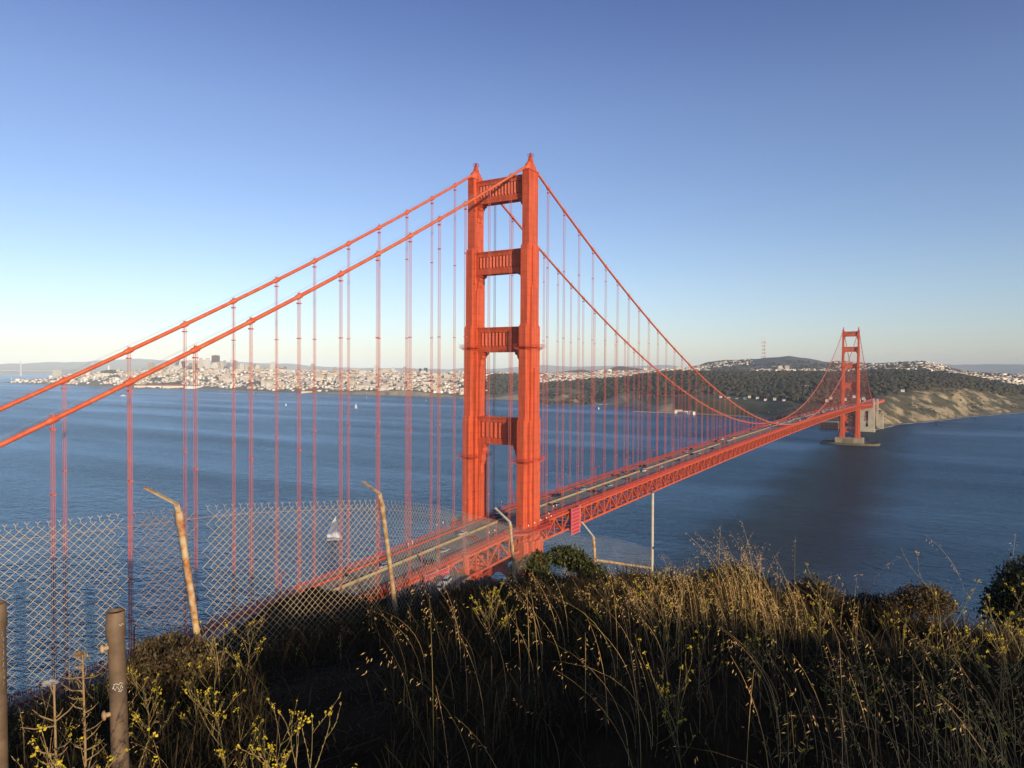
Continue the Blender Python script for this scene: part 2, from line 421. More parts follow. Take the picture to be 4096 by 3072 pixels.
# stiffening trusses
XS = [PN * i for i in range(-45, 213)]
for sy in (-1, 1):
    b = MB(); y = sy * CY
    for i, (a, c) in enumerate(zip(XS[:-1], XS[1:])):
        za, zc = ztop(a), ztop(c)
        b.bar((a, y, za), (c, y, zc), .75, .95); b.bar((a, y, za - 7.7), (c, y, zc - 7.7), .75, .95)
        b.bar((a, y, za - 7.5), (a, y, za - .3), .38, .5, 0, (1, 0, 0))
        p, q = ((a, y, za - 7.6), (c, y, zc - .2)) if i % 2 else ((a, y, za - .2), (c, y, zc - 7.6))
        b.bar(p, q, .5, .62, 0, (0, 1, 0))
    b.build('stiffening_truss', M['orange'], bridge)
b = MB()                                                        # floor beams, stringers and lower bracing
for i, a in enumerate(XS[:-1]):
    z = ztop(a); c = XS[i + 1]; z2 = ztop(c)
    b.bb(a - .22, a + .22, -CY + .4, CY - .4, z - 1.9, z + .15)
    b.bb(a - .2, a + .2, -CY + .4, CY - .4, z - 7.95, z - 7.45)
    if i % 2 == 0:
        c2 = min(XS[i + 2] if i + 2 < len(XS) else c, XS[-1])
        b.bar((a, -CY + .4, z - 7.8), (c2, CY - .4, ztop(c2) - 7.8), .5, .45); b.bar((a, CY - .4, z - 7.7), (c2, -CY + .4, ztop(c2) - 7.7), .5, .45)
    for y in (-9, -4.5, 0, 4.5, 9): b.bar((a, y, z + .28), (c, y, z2 + .28), .3, .5)
    for y in (-6, 6):
        b.bar((a, y, z - 1.8), (a, -CY * (1 if y < 0 else -1) * .97, z - 7.4), .3)
b.build('floor_framing', M['red_rail'], bridge)

def strip(b, y0, y1, dz, thick, x0=XS[0], x1=XS[-1], m=0):
    xs = [x for x in XS if x0 <= x <= x1]
    n = len(xs); vs = []
    for x in xs:
        z = zdeck(x) + dz; vs += [(x, y0, z), (x, y1, z), (x, y1, z - thick), (x, y0, z - thick)]
    fs = []
    for i in range(n - 1):
        o = 4 * i
        for k in range(4): fs.append((o + k, o + 4 + k, o + 4 + (k + 1) % 4, o + (k + 1) % 4))
    b.add(vs, fs + [(0, 1, 2, 3), (4 * n - 1, 4 * n - 2, 4 * n - 3, 4 * n - 4)], m)
b = MB(); strip(b, -9.6, 9.6, 0, .22); b.build('roadway', M['asphalt'], bridge)
for sy in (-1, 1):
    b = MB(); strip(b, *sorted((sy * 9.9, sy * 12.95)), .22, .42); b.build('sidewalk', M['walk'], bridge)
    b = MB(); strip(b, *sorted((sy * 9.62, sy * 9.88)), .62, 1.0)
    b.build('curb_rail', M['red_rail'], bridge)
    b = MB()                                                    # outer picket railing on its fascia girder
    strip(b, *sorted((sy * 12.97, sy * 13.22)), .12, 1.15)
    strip(b, *sorted((sy * 12.98, sy * 13.16)), 1.40, .14)
    strip(b, *sorted((sy * 12.99, sy * 13.12)), .36, .1)
    for x in np.arange(-343, 1610, .55):
        if abs(x) < 15 or abs(x - 1280) < 15: continue
        z = zdeck(x)
        far = abs(x) > 400
        if far and (int(round(x / .55)) % 2): continue
        b.bb(x - (.09 if far else .06), x + (.09 if far else .06), sy * 13.06 - .04, sy * 13.06 + .04, z + .3, z + 1.35)
    for x in np.arange(-343, 1610, 3.81):
        if abs(x) < 15 or abs(x - 1280) < 15: continue
        z = zdeck(x); b.bb(x - .12, x + .12, sy * 13.08 - .1, sy * 13.08 + .1, z, z + 1.6)
    b.build('railing', M['red_rail'], bridge)
b = MB(); strip(b, .95, 1.45, .66, .66, -343, 1610)
b.build('median_barrier', M['barrier'], bridge)
b = MB(); strip(b, 1.0, 1.40, .74, .07, -343, 1610); strip(b, .50, .85, .012, .006)
b.build('yellow_stripe', M['yellow'], bridge)
b = MB()
for y in (-6.4, -3.1, 4.4, 7.2):
    for x in np.arange(-340, 1600, 12.0):
        z = zdeck(x) + .012
        z2 = zdeck(x + 3.4) + .012
        b.add([(x, y - .1, z), (x + 3.4, y - .1, z2), (x + 3.4, y + .1, z2), (x, y + .1, z)], [(0, 1, 2, 3)])
b.build('lane_marking', M['white'], bridge)
for x in (45.72, 1234.3, -45.72, 1038):                         # inspection housings on the truss
    z = ztop(x); b = MB()
    b.bb(x - 1.4, x + 1.4, -CY - 1.3, -CY - .5, z - 8.6, z + 1.4)
    b.build('truss_bracket', M['orange'], bridge)

# south pier with its fender ring
b = MB()
b.bb(1268, 1292, -25, 25, -4, 13.38)
for k in range(9): b.bb(1267.3, 1268.2, -9.0 + k * 2.1, -7.9 + k * 2.1, .5, 12.6)
for k in range(5):
    b.bb(1270 + k * 4.4, 1271.6 + k * 4.4, -25.5, -24.9, .5, 12.6)
pier = b.build('pier', M['concrete'], bridge)
b = MB(); n = 64; vs = []
for k in range(n):
    t = 2 * math.pi * k / n; e = lambda c: math.copysign(abs(c) ** .8, c)
    for s_, z in ((1, -4), (1, 4.2), (.955, 4.2), (.955, -4)):
        vs.append((1280 + 27 * e(math.cos(t)) * s_ - (0 if s_ == 1 else 0), 54 * e(math.sin(t)) * s_, z))
b.add(vs, [(4 * k + j, 4 * ((k + 1) % n) + j, 4 * ((k + 1) % n) + (j + 1) % 4, 4 * k + (j + 1) % 4) for k in range(n) for j in range(4)])
b.build('fender', mat('fender concrete', (.17, .14, .09), .9, (.10, .085, .06), .15), pier)
# south pylons
b = MB(); px = 1626
b.bb(px - 5, px + 5, -17.5, -4, -2, 57.5); b.bb(px - 5, px + 5, 6, 17.5, -2, 57.5); b.bb(px - 4.9, px + 4.9, -4, 6, 50, 57.4); b.bb(px - 4.9, px + 4.9, -4, 6, -2, 12)
b.bb(px - 6.5, px + 6.5, -19, 19, -2, 6)
for sy in (-1, 1):
    b.bb(px - 4, px + 4, sy * 15.4 - 1.9, sy * 15.4 + 1.9, 57.4, 76); b.bb(px - 3.3, px + 3.3, sy * 15.4 - 1.4, sy * 15.4 + 1.4, 76, 78.5)
b.build('pylon', M['pale_concrete'], bridge)
b = MB(); px = 1740
for sy in (-1, 1):
    b.bb(px - 4, px + 4, sy * 14.5 - 2.2, sy * 14.5 + 2.2, -2, 73); b.bb(px - 3.3, px + 3.3, sy * 14.5 - 1.6, sy * 14.5 + 1.6, 73, 75.5)
b.bb(px - 3, px + 10, -28, -17, -2, 31); b.bb(px - 4, px + 8, -22, -17, 31, 35); b.bb(px - 3, px + 8, -28.6, -25.5, 31, 35)
b.build('pylon', M['pale_concrete'], bridge)
b = MB()                                                        # steel arch between the pylons
for sy in (-1, 1):
    pts = [(1632 + 104 * t, sy * 11, 20 + 46 * math.sin(math.pi * t)) for t in np.linspace(0, 1, 13)]
    for p, q in zip(pts[:-1], pts[1:]): b.bar(p, q, 1.6, 2.2)
    for p in pts[1:-1]: b.bar(p, (p[0], p[1], 66), .7)
for a in np.arange(1623, 1990, 12): b.bar((a, -13, 66.0 - (a - 1623) * .01), (a + 12, -13, 66 - (a - 1611) * .01), 1.2, 6); b.bar((a, 13, 66.0), (a + 12, 13, 66), 1.2, 6)
b.bb(1623, 1990, -13, 13, 66.5, 67.2)
b.build('arch_span', M['orange'], bridge)

# street lamps
def make_lamp():
    root = thing('street_lamp', (0, 0, 0), 0, 'red curved street lamp', 'street lamp')
    b = MB(); b.tube([(0, 0, 0), (0, 0, 6.2), (0, .25, 7.0), (0, .9, 7.5), (0, 1.9, 7.55)], [.19, .15, .15, .14, .12], 8)
    b.lathe([(.28, 0), (.28, .5), (.18, .7)], (0, 0, 0), 8)
    p = b.build('pole', M['red_rail'], root)
    b = MB(); b.box((0, 2.3, 7.52), (.22, .5, .13), 0, 0, (.7, .9)); h = b.build('lamp_head', M['red_rail'], root)
    b = MB(); b.box((0, 2.35, 7.36), (.17, .36, .03)); b.build('lamp_lens', M['lampglass'], h)
    return root
lamp = make_lamp(); first = True
for sy in (-1, 1):
    for i, x in enumerate(np.arange(-160 + (8 if sy > 0 else 0), 1600, 45.72)):
        if abs(x) < 17 or abs(x - 1280) < 17: continue
        y = sy * 12.55; loc = (x, y, zdeck(x) + .2); rz = 0 if sy < 0 else math.pi
        lab = 'red curved street lamp standing along the %s footpath of the orange bridge' % ('near western' if sy < 0 else 'far eastern')
        grp = 'street lamps on the %s footpath' % ('western' if sy < 0 else 'eastern')
        if first: o = lamp; o.location = loc; o.rotation_euler = (0, 0, rz); first = False
        else: o = copy_tree(lamp, loc, rz)
        o['label'] = lab; o['group'] = grp
# short lamp posts at the near tower's walkway
def make_postlamp():
    root = thing('post_lamp', (0, 0, 0), 0, 'x', 'lamp post')
    b = MB(); b.tube([(0, 0, 0), (0, 0, 3.4)], .09, 6); b.build('pole', M['red_rail'], root)
    b = MB(); b.lathe([(.1, 0), (.28, .15), (.3, .45), (.1, .65)], (0, 0, 3.4), 8); b.build('lamp_head', M['lampglass'], root)
    return root
pl = make_postlamp(); n_ = 0
for x, y in [(-9.5, -19.3), (-4.5, -19.3), (0.5, -19.3), (5.5, -19.3), (9.5, -19.3), (13.5, -16), (17, 12.6), (20, 12.6), (24, -12.6), (27, -12.6), (-24, 12.6), (-28, 12.6), (-24, -12.6), (-28, -12.6)]:
    loc = (x, y, zdeck(x) - (.7 if abs(y) > 13 else -.2))
    o = pl if n_ == 0 else copy_tree(pl, loc)
    o.location = loc; n_ += 1
    o['label'] = 'short red post lamp on the walkway round the near bridge tower leg' if abs(y) > 13 else 'short red post lamp beside the footpath just off the near tower'
    o['group'] = 'post lamps around the tower walkway' if abs(y) > 13 else 'post lamps beside the near tower'
# red tarpaulin work enclosures
def enclosure(x, w, z0, z1, label, y=-CY - 1.5):
    root = thing('work_enclosure', (x, y, z0), 0, label, 'tarpaulin')
    b = MB(); b.bb(-w / 2, w / 2, -.35, .35, 0, z1 - z0); p = b.build('tarp', M['tarp'], root)
    b = MB(); n = 7
    for k in range(n + 1): z = (z1 - z0) * k / n; b.bar((-w / 2, -.37, z), (w / 2, -.37, z), .05, .16)
    for s_ in (-1, 1): b.bar((s_ * w / 2, -.38, -.2), (s_ * w / 2, -.38, z1 - z0 + .6), .2)
    b.build('seam', M['tarpline'], p)
enclosure(40.5, 8.5, 66.2, 78.0, 'tall red tarpaulin screen with pale seams hung on the truss beyond the tower')
enclosure(-64, 13, 63.0, 73.6, 'low red tarpaulin screen on the truss end above the parking area')
# ---------------------------------------------------------------- vehicles
CARCOL = {'white': (.62, .61, .58), 'black': (.015, .015, .018), 'silver': (.34, .35, .36), 'red': (.36, .02, .02), 'blue': (.03, .05, .11), 'grey': (.10, .10, .105)}
for k_, c_ in CARCOL.items(): M['car_' + k_] = mat('car paint ' + k_, c_, .28, spec=.6)
M['tail'] = mat('tail light', (.4, .01, .01), .3)
def loft(b, secs, m=0, smooth=True):
    """secs: list of equal-length rings"""
    n = len(secs[0]); vs = [p for s in secs for p in s]
    fs = [(i * n + k, i * n + (k + 1) % n, (i + 1) * n + (k + 1) % n, (i + 1) * n + k) for i in range(len(secs) - 1) for k in range(n)]
    b.add(vs, fs, m, smooth); b.add(secs[0], [tuple(reversed(range(n)))], m); b.add(secs[-1], [tuple(range(n))], m)
def make_car(kind, colour):
    """nose towards +x, wheels on z = 0"""
    P = {'sedan': dict(L=4.6, h=1.42, hood=.86, prof=[(-2.3, .62, .9), (-2.2, .95, .5), (-1.45, 1.0, .0), (1.05, .92, 0), (2.15, .74, 0), (2.3, .55, 0)], cab=[(-1.75, 1.0), (-1.0, 1.42), (.25, 1.42), (1.15, .95)]),
         'suv': dict(L=4.7, h=1.75, hood=1.0, prof=[(-2.3, .75, 0), (-2.25, 1.08, 0), (-1.5, 1.1, 0), (1.0, 1.05, 0), (2.1, .95, 0), (2.3, .65, 0)], cab=[(-2.2, 1.08), (-1.95, 1.75), (.3, 1.75), (1.15, 1.08)]),
         'van': dict(L=5.4, h=2.25, hood=1.2, prof=[(-2.7, .8, 0), (-2.68, 1.3, 0), (-1.5, 1.3, 0), (1.6, 1.25, 0), (2.5, 1.05, 0), (2.7, .7, 0)], cab=[(-2.66, 1.3), (-2.6, 2.25), (1.1, 2.25), (1.95, 1.28)])}[kind]
    root = thing('car' if kind != 'van' else 'van', (0, 0, 0), 0, 'x', 'car' if kind != 'van' else 'van')
    b = MB(); w = .9
    secs = []
    for x, z, _ in P['prof']:
        e = .78 if abs(x) > P['L'] / 2 - .2 else 1
        secs.append([(x, -w * e, .28), (x, -w * e, z - .12), (x, -w * e * .9, z), (x, w * e * .9, z), (x, w * e, z - .12), (x, w * e, .28)])
    loft(b, secs)
    c = P['cab']; ww = .78
    b.add([(c[1][0], -ww * .86, c[1][1]), (c[2][0], -ww * .86, c[2][1]), (c[2][0], ww * .86, c[2][1]), (c[1][0], ww * .86, c[1][1]),
           (c[1][0] - .05, -ww * .88, c[1][1] - .07), (c[2][0] + .05, -ww * .88, c[2][1] - .07), (c[2][0] + .05, ww * .88, c[2][1] - .07), (c[1][0] - .05, ww * .88, c[1][1] - .07)],
          [(0, 1, 2, 3), (4, 5, 1, 0), (5, 6, 2, 1), (6, 7, 3, 2), (7, 4, 0, 3)])
    body = b.build('body', M['car_' + colour], root)
    b = MB()
    t = [(c[1][0] - .05, c[1][1] - .07), (c[2][0] + .05, c[2][1] - .07)]
    b.add([(c[0][0], -ww, c[0][1] - .05), (c[3][0], -ww, c[3][1] - .05), (c[3][0], ww, c[3][1] - .05), (c[0][0], ww, c[0][1] - .05),
           (t[0][0], -ww * .87, t[0][1]), (t[1][0], -ww * .87, t[1][1]), (t[1][0], ww * .87, t[1][1]), (t[0][0], ww * .87, t[0][1])],
          [(0, 1, 5, 4), (1, 2, 6, 5), (2, 3, 7, 6), (3, 0, 4, 7)])
    b.build('window', M['glassdark'], root)
    for x in (-P['L'] * .30, P['L'] * .31):
        for y in (-.82, .82):
            b = MB(); b.tube([(x, y - .1, .32), (x, y + .1, .32)], .32, 12); wl = b.build('wheel', M['rubber'], root)
    for y in (-.6, .6):
        b = MB(); b.bb(P['L'] / 2 - .12, P['L'] / 2 - .0, y - .16, y + .16, .52, .66); b.build('headlight', M['lampglass'], root)
        b = MB(); b.bb(-P['L'] / 2 - .0, -P['L'] / 2 + .1, y - .18, y + .18, .6, .75); b.build('tail_light', M['tail'], root)
    return root
protos = {}
def put_car(kind, colour, x, y, label, group=None, parts=True):
    key = (kind, colour)
    z = zdeck(x) + .02; rz = 0 if y > 1.2 else math.pi
    rz = math.pi if y > 1.2 else 0
    if key not in protos: protos[key] = o = make_car(kind, colour); o.location = (x, y, z)
    else: o = copy_tree(protos[key], (x, y, z))
    o.rotation_euler = (0, -math.atan(zdeck(x + 1) - zdeck(x)) * (1 if rz == 0 else -1), rz)
    o['label'] = label
    if group: o['group'] = group
    return o
def deck_at(u, v):
    z = 77.0
    for _ in range(6): p = onz(u, v, z); z = zdeck(p[0])
    return p
LANES = (-8.0, -4.75, -1.4, 2.9, 5.8, 8.4)
def snap(y): return min(LANES, key=lambda l: abs(l - y))
near = [('sedan', 'white', 1843, 2138, 'white car on the bridge just before the near tower, seen through the fence'),
        ('sedan', 'red', 1885, 2155, 'red car on the bridge beside the white car before the tower'),
        ('sedan', 'silver', 1775, 2207, 'silver car on the bridge behind the red car, seen through the fence'),
        ('suv', 'black', 1722, 2252, 'black car on the bridge behind the green road sign')]
used = []
for kd, cl, u, v, lab in near:
    p = deck_at(u, v); x, y = p[0], snap(p[1]); used.append((x, y)); put_car(kd, cl, x, y, lab)
mid = [(240, 660, 'suv', 'black'), (380, 612, 'suv', 'silver'), (230, 722, 'suv', 'grey'), (480, 628, 'sedan', 'black'), (535, 625, 'sedan', 'grey'), (583, 588, 'sedan', 'silver'), (630, 520, 'sedan', 'black'), (710, 542, 'sedan', 'blue'), (690, 497, 'sedan', 'grey'), (745, 492, 'sedan', 'blue'), (805, 487, 'suv', 'white'), (815, 457, 'suv', 'black'), (945, 462, 'sedan', 'silver'), (945, 420, 'sedan', 'grey'), (1045, 415, 'sedan', 'blue'), (990, 397, 'sedan', 'red'), (1105, 360, 'sedan', 'silver'), (1115, 340, 'suv', 'black'), (1130, 372, 'sedan', 'black'), (1175, 367, 'sedan', 'silver'), (1270, 335, 'suv', 'black'), (1335, 298, 'sedan', 'red'), (1380, 292, 'sedan', 'blue'), (1280, 285, 'suv', 'black'), (1350, 272, 'van', 'white'), (1430, 262, 'van', 'white'), (1540, 210, 'sedan', 'black')]
seen = {}
WHERE = ['first black suv past the tower, in the far lanes of the bridge', 'silver suv in the far lanes a little past the tower', 'dark grey suv in the near lanes just past the tower']
for i, (cx, cy_, kd, cl) in enumerate(mid):
    p = deck_at(2100 + cx * .5877, 1600 + cy_ * .5877); x, y = p[0], snap(p[1])
    for q in used:
        if abs(q[0] - x) < 6 and q[1] == y: x += 7
    used.append((x, y))
    side = 'far' if y > 1.2 else 'near'
    lab = WHERE[i] if i < 3 else '%s %s in the %s lanes on the middle of the bridge deck' % (cl, 'car' if kd == 'sedan' else kd, side)
    o = put_car(kd, cl, x, y, lab, None if i < 3 else '%s %ss in the %s lanes of the bridge' % (cl, kd, side))
for x in (4.0, 9.5, 15.0):
    put_car('suv' if x < 5 else 'sedan', 'black' if x > 12 else 'grey', x + 2, LANES[4] if x < 12 else LANES[1], 'dark car in the shade under the near bridge tower', 'cars in the shade of the tower')
kinds = [('sedan', 'silver'), ('sedan', 'white'), ('sedan', 'black'), ('suv', 'grey'), ('sedan', 'blue'), ('suv', 'white'), ('sedan', 'red'), ('suv', 'black'), ('van', 'white')]
rc = random.Random(5)
for lane in LANES:                                               # distant traffic
    x = 560 + rc.random() * 30
    while x < 1600:
        if not any(abs(q[0] - x) < 8 and q[1] == lane for q in used):
            kd, cl = rc.choice(kinds)
            put_car(kd, cl, x, lane, 'tiny distant %s %s in the dense traffic towards the far tower' % (cl, kd if kd != 'sedan' else 'car'), 'distant %s %ss near the far tower' % (cl, kd))
        x += rc.uniform(13, 42) if x > 800 else rc.uniform(40, 110)
for x, lane, cl in ((-84, LANES[4], 'grey'), (-97, LANES[1], 'black'), (-70, LANES[3], 'silver')):
    put_car('sedan', cl, x, lane, '%s car on the left part of the bridge behind the fence post' % cl)

# ---------------------------------------------------------------- people on the footpath
M['skin'] = mat('skin', (.45, .26, .18), .6)
CLOTH = {'white': (.7, .68, .64), 'red': (.5, .03, .03), 'dark': (.03, .03, .04), 'blue': (.05, .09, .2)}
for k_, c_ in CLOTH.items(): M['cloth_' + k_] = mat('cloth ' + k_, c_, .85)
def person(x, y, z, rz, top, label, stride=.2):
    """one continuous skinned body, legs mid-stride, arms hanging"""
    sk = [(0, 0, .95), (0, 0, 1.2), (0, 0, 1.42), (0, 0, 1.52), (.02, 0, 1.64), (.01, 0, 1.74)]
    ed = [(0, 1), (1, 2), (2, 3), (3, 4), (4, 5)]; rr = [.15, .14, .15, .06, .1, .08]
    for s_ in (-1, 1):
        b0 = len(sk); f = s_ * stride
        sk += [(0, s_ * .1, .9), (f * .55 + .04, s_ * .1, .5), (f, s_ * .1, .08), (f + .16, s_ * .11, .04)]
        rr += [.105, .07, .05, .04]; ed += [(0, b0), (b0, b0 + 1), (b0 + 1, b0 + 2), (b0 + 2, b0 + 3)]
        b0 = len(sk)
        sk += [(0, s_ * .2, 1.4), (-f * .3, s_ * .26, 1.13), (-f * .5 + .08, s_ * .25, .9), (-f * .5 + .1, s_ * .25, .82)]
        rr += [.065, .05, .038, .035]; ed += [(2, b0), (b0, b0 + 1), (b0 + 1, b0 + 2), (b0 + 2, b0 + 3)]
    me = bpy.data.meshes.new('person'); me.from_pydata(sk, ed, [])
    o = link('person', me); o.location = (x, y, z); o.rotation_euler = (0, 0, rz)
    mod = o.modifiers.new('skin', 'SKIN'); mod.use_smooth_shade = True
    for v_, r_ in zip(me.skin_vertices[0].data, rr): v_.radius = (r_, r_)
    me.skin_vertices[0].data[0].use_root = True
    o.modifiers.new('sub', 'SUBSURF').levels = 1
    me.materials.append(M['cloth_' + top])
    b = MB(); b.lathe([(.03, -.1), (.085, -.06), (.1, .02), (.085, .09), (.03, .12)], (.03, 0, 1.66), 10); b.build('face', M['skin'], o)
    b = MB(); b.lathe([(.1, 0), (.105, .06), (.07, .12), (.02, .14)], (-.01, 0, 1.67), 10); b.build('hair', M['dark'], o)
    return tag(o, label, 'person')
for u, v, top, lab in ((1583, 2180, 'white', 'person in white walking on the far footpath of the bridge'), (1600, 2172, 'white', 'second person in pale clothes walking ahead on the far footpath'),
                       (1612, 2166, 'red', 'person in red walking on the far footpath ahead of two in white'), (1340, 2282, 'dark', 'lone person in dark clothes on the far footpath, left of the fence post')):
    p = deck_at(u, v); person(p[0], 11.5 + rnd.uniform(-.6, .6), zdeck(p[0]) + .22, rnd.uniform(-.3, .3), top, lab)

# ---------------------------------------------------------------- road sign, boats
sg = thing('road_sign', (-60.5, -12.7, zdeck(-60)), 0, 'small green road sign on a post at the near edge of the bridge road', 'road sign')
b = MB(); b.tube([(0, 0, 0), (0, 0, 3.2)], .08, 8); b.build('post', M['steelpale'], sg)
M['green_sign'] = mat('sign green', (.0, .19, .09), .5)
b = MB(); b.bb(-.06, -.0, -1.1, 1.1, 1.9, 4.2); pn = b.build('panel', M['green_sign'], sg)
b = MB()
for k, (z, a, c) in enumerate([(3.8, -.8, .7), (3.2, -.9, .2), (2.6, -.6, .8), (2.2, -.8, 0)]): b.bb(-.068, -.06, a, c, z - .09, z + .09)
b.build('lettering', M['white'], pn)
M['sail'] = mat('sail cloth', (.88, .86, .82), .7); M['hull'] = mat('hull paint', (.66, .66, .66), .4); M['hull_dark'] = mat('dark hull', (.05, .06, .08), .4)
M['foam'] = mat('foam', (.75, .78, .8), .9)
def sailboat(p, h, rz, label, hull='hull', group=None, jib=True):
    o = thing('sailboat', (p[0], p[1], 0), rz, label, 'sailboat', group); L = h * .62
    b = MB(); secs = []
    for t, w_, zt_ in ((-.5, .12, 1), (-.35, .16, .95), (0, .17, .95), (.3, .1, 1.05), (.5, .012, 1.25)):
        x = t * L; w = w_ * L; zz = .085 * L * zt_
        secs.append([(x, -w, zz), (x, -w * .8, .02 * L), (x, 0, -.05 * L), (x, w * .8, .02 * L), (x, w, zz)])
    loft(b, secs); b.box((-.05 * L, 0, .11 * L), (.16 * L, .08 * L, .03 * L), 0, 0, (.8, .8)); b.build('hull', M[hull], o)
    b = MB(); b.tube([(.08 * L, 0, .08 * L), (.08 * L, 0, h)], .006 * h, 6); b.tube([(.08 * L, 0, .17 * L), (-.42 * L, .06 * L, .17 * L)], .005 * h, 6); b.build('mast', M['steelpale'], o)
    def sail(a, c, d, bel):
        n = 6; vs = []; a, c, d = Vector(a), Vector(c), Vector(d)   # a top, c tack, d clew
        for i in range(n + 1):
            for j in range(n + 1):
                t = i / n; q = j / n; pt = a.lerp(c.lerp(d, q), t)
                pt += (c - d).normalized() * -(.16 * (d - c).length * q * math.sin(math.pi * min(1, t)))
                vs.append(pt + Vector((0, bel * math.sin(math.pi * q) * math.sin(math.pi * min(1, t * 1.05)) , 0)))
        k = len(vs)
        vs2 = vs + [v_ + Vector((0, -.03, 0)) for v_ in vs]
        fs = [(i * (n + 1) + j, (i + 1) * (n + 1) + j, (i + 1) * (n + 1) + j + 1, i * (n + 1) + j + 1) for i in range(n) for j in range(n)]
        fs += [tuple(k + q for q in reversed(f)) for f in fs]
        b = MB(); b.add(vs2, fs, 0, True); return b
    sail((.07 * L, 0, h * .98), (.06 * L, 0, .2 * L), (-.5 * L, .06 * L, .2 * L), .06 * L).build('main_sail', M['sail'], o)
    if jib: sail((.09 * L, 0, h * .9), (.48 * L, 0, .12 * L), (.06 * L, .07 * L, .14 * L), .06 * L).build('jib', M['sail'], o)
    return o
VH = YAW - math.pi / 2
sailboat(onz(1338, 2161), 20.0, VH + .25, 'large white sailboat close by on the water, seen through the fence')
sailboat(onz(1424, 1634), 20, VH - .4, 'white sailboat with one tall sail on the open bay left of the tower')
for i, (u, v, h, lab) in enumerate([(1015, 1574, 13, 'tiny white sailboat close to the city shore'), (46, 1518, 22, 'tiny white sailboat near the far left pier'), (1704, 1605, 12, 'tiny sailboat just left of the near tower'), (1466, 1592, 11, 'tiny sailboat beyond the tall white sailboat'), (1144, 1623, 10, 'tiny pale sailboat on the bay between the hangers'), (2395, 1637, 9, 'tiny white sailboat off the sandy beach right of the tower'), (191, 1500, 30, 'distant ferry sized sailboat far out by the long pale bridge')]):
    sailboat(onz(u, v), h, VH + rnd.uniform(-1, 1), lab, 'hull')
p = onz(493, 1585)
o = thing('motorboat', (p[0], p[1], 0), VH + .15, 'white motorboat trailing a long wake on the bay at left', 'motorboat')
b = MB(); b.lathe([(0, -.5), (1, .2), (1.15, 2.4), (1.0, 2.5)], (0, 0, 0), 16, 0, 13, 3.6); b.build('hull', M['hull'], o)
b = MB(); b.box((-1, 0, 4.2), (7, 2.7, 1.8), 0, 0, (.85, .9)); b.box((1, 0, 7.0), (3.5, 2.1, 1.1), 0, 0, (.8, .9)); cb = b.build('cabin', M['hull'], o)
b = MB(); b.bb(-5, 5.6, -2.72, 2.72, 4.3, 5.1); b.build('window', M['glassdark'], cb)
b = MB(); b.tube([(2, 0, 8), (2, 0, 11)], .12, 6); b.build('mast', M['steelpale'], o)
w = [(12, 0), (0, 4), (-60, 8), (-160, 9), (-330, 4)]
vs = [(x, y * .5, .25) for x, y in w] + [(x, -y * .5, .25) for x, y in w]
me = MB(); me.add(vs, [(i, i + 1, 5 + i + 1, 5 + i) for i in range(4)]); wk = me.build('wake', M['foam']); wk.location = (p[0], p[1], 0); wk.rotation_euler = (0, 0, VH + .15)
tag(wk, kind='stuff', label='thin white foam wake behind the motorboat', cat='wake')
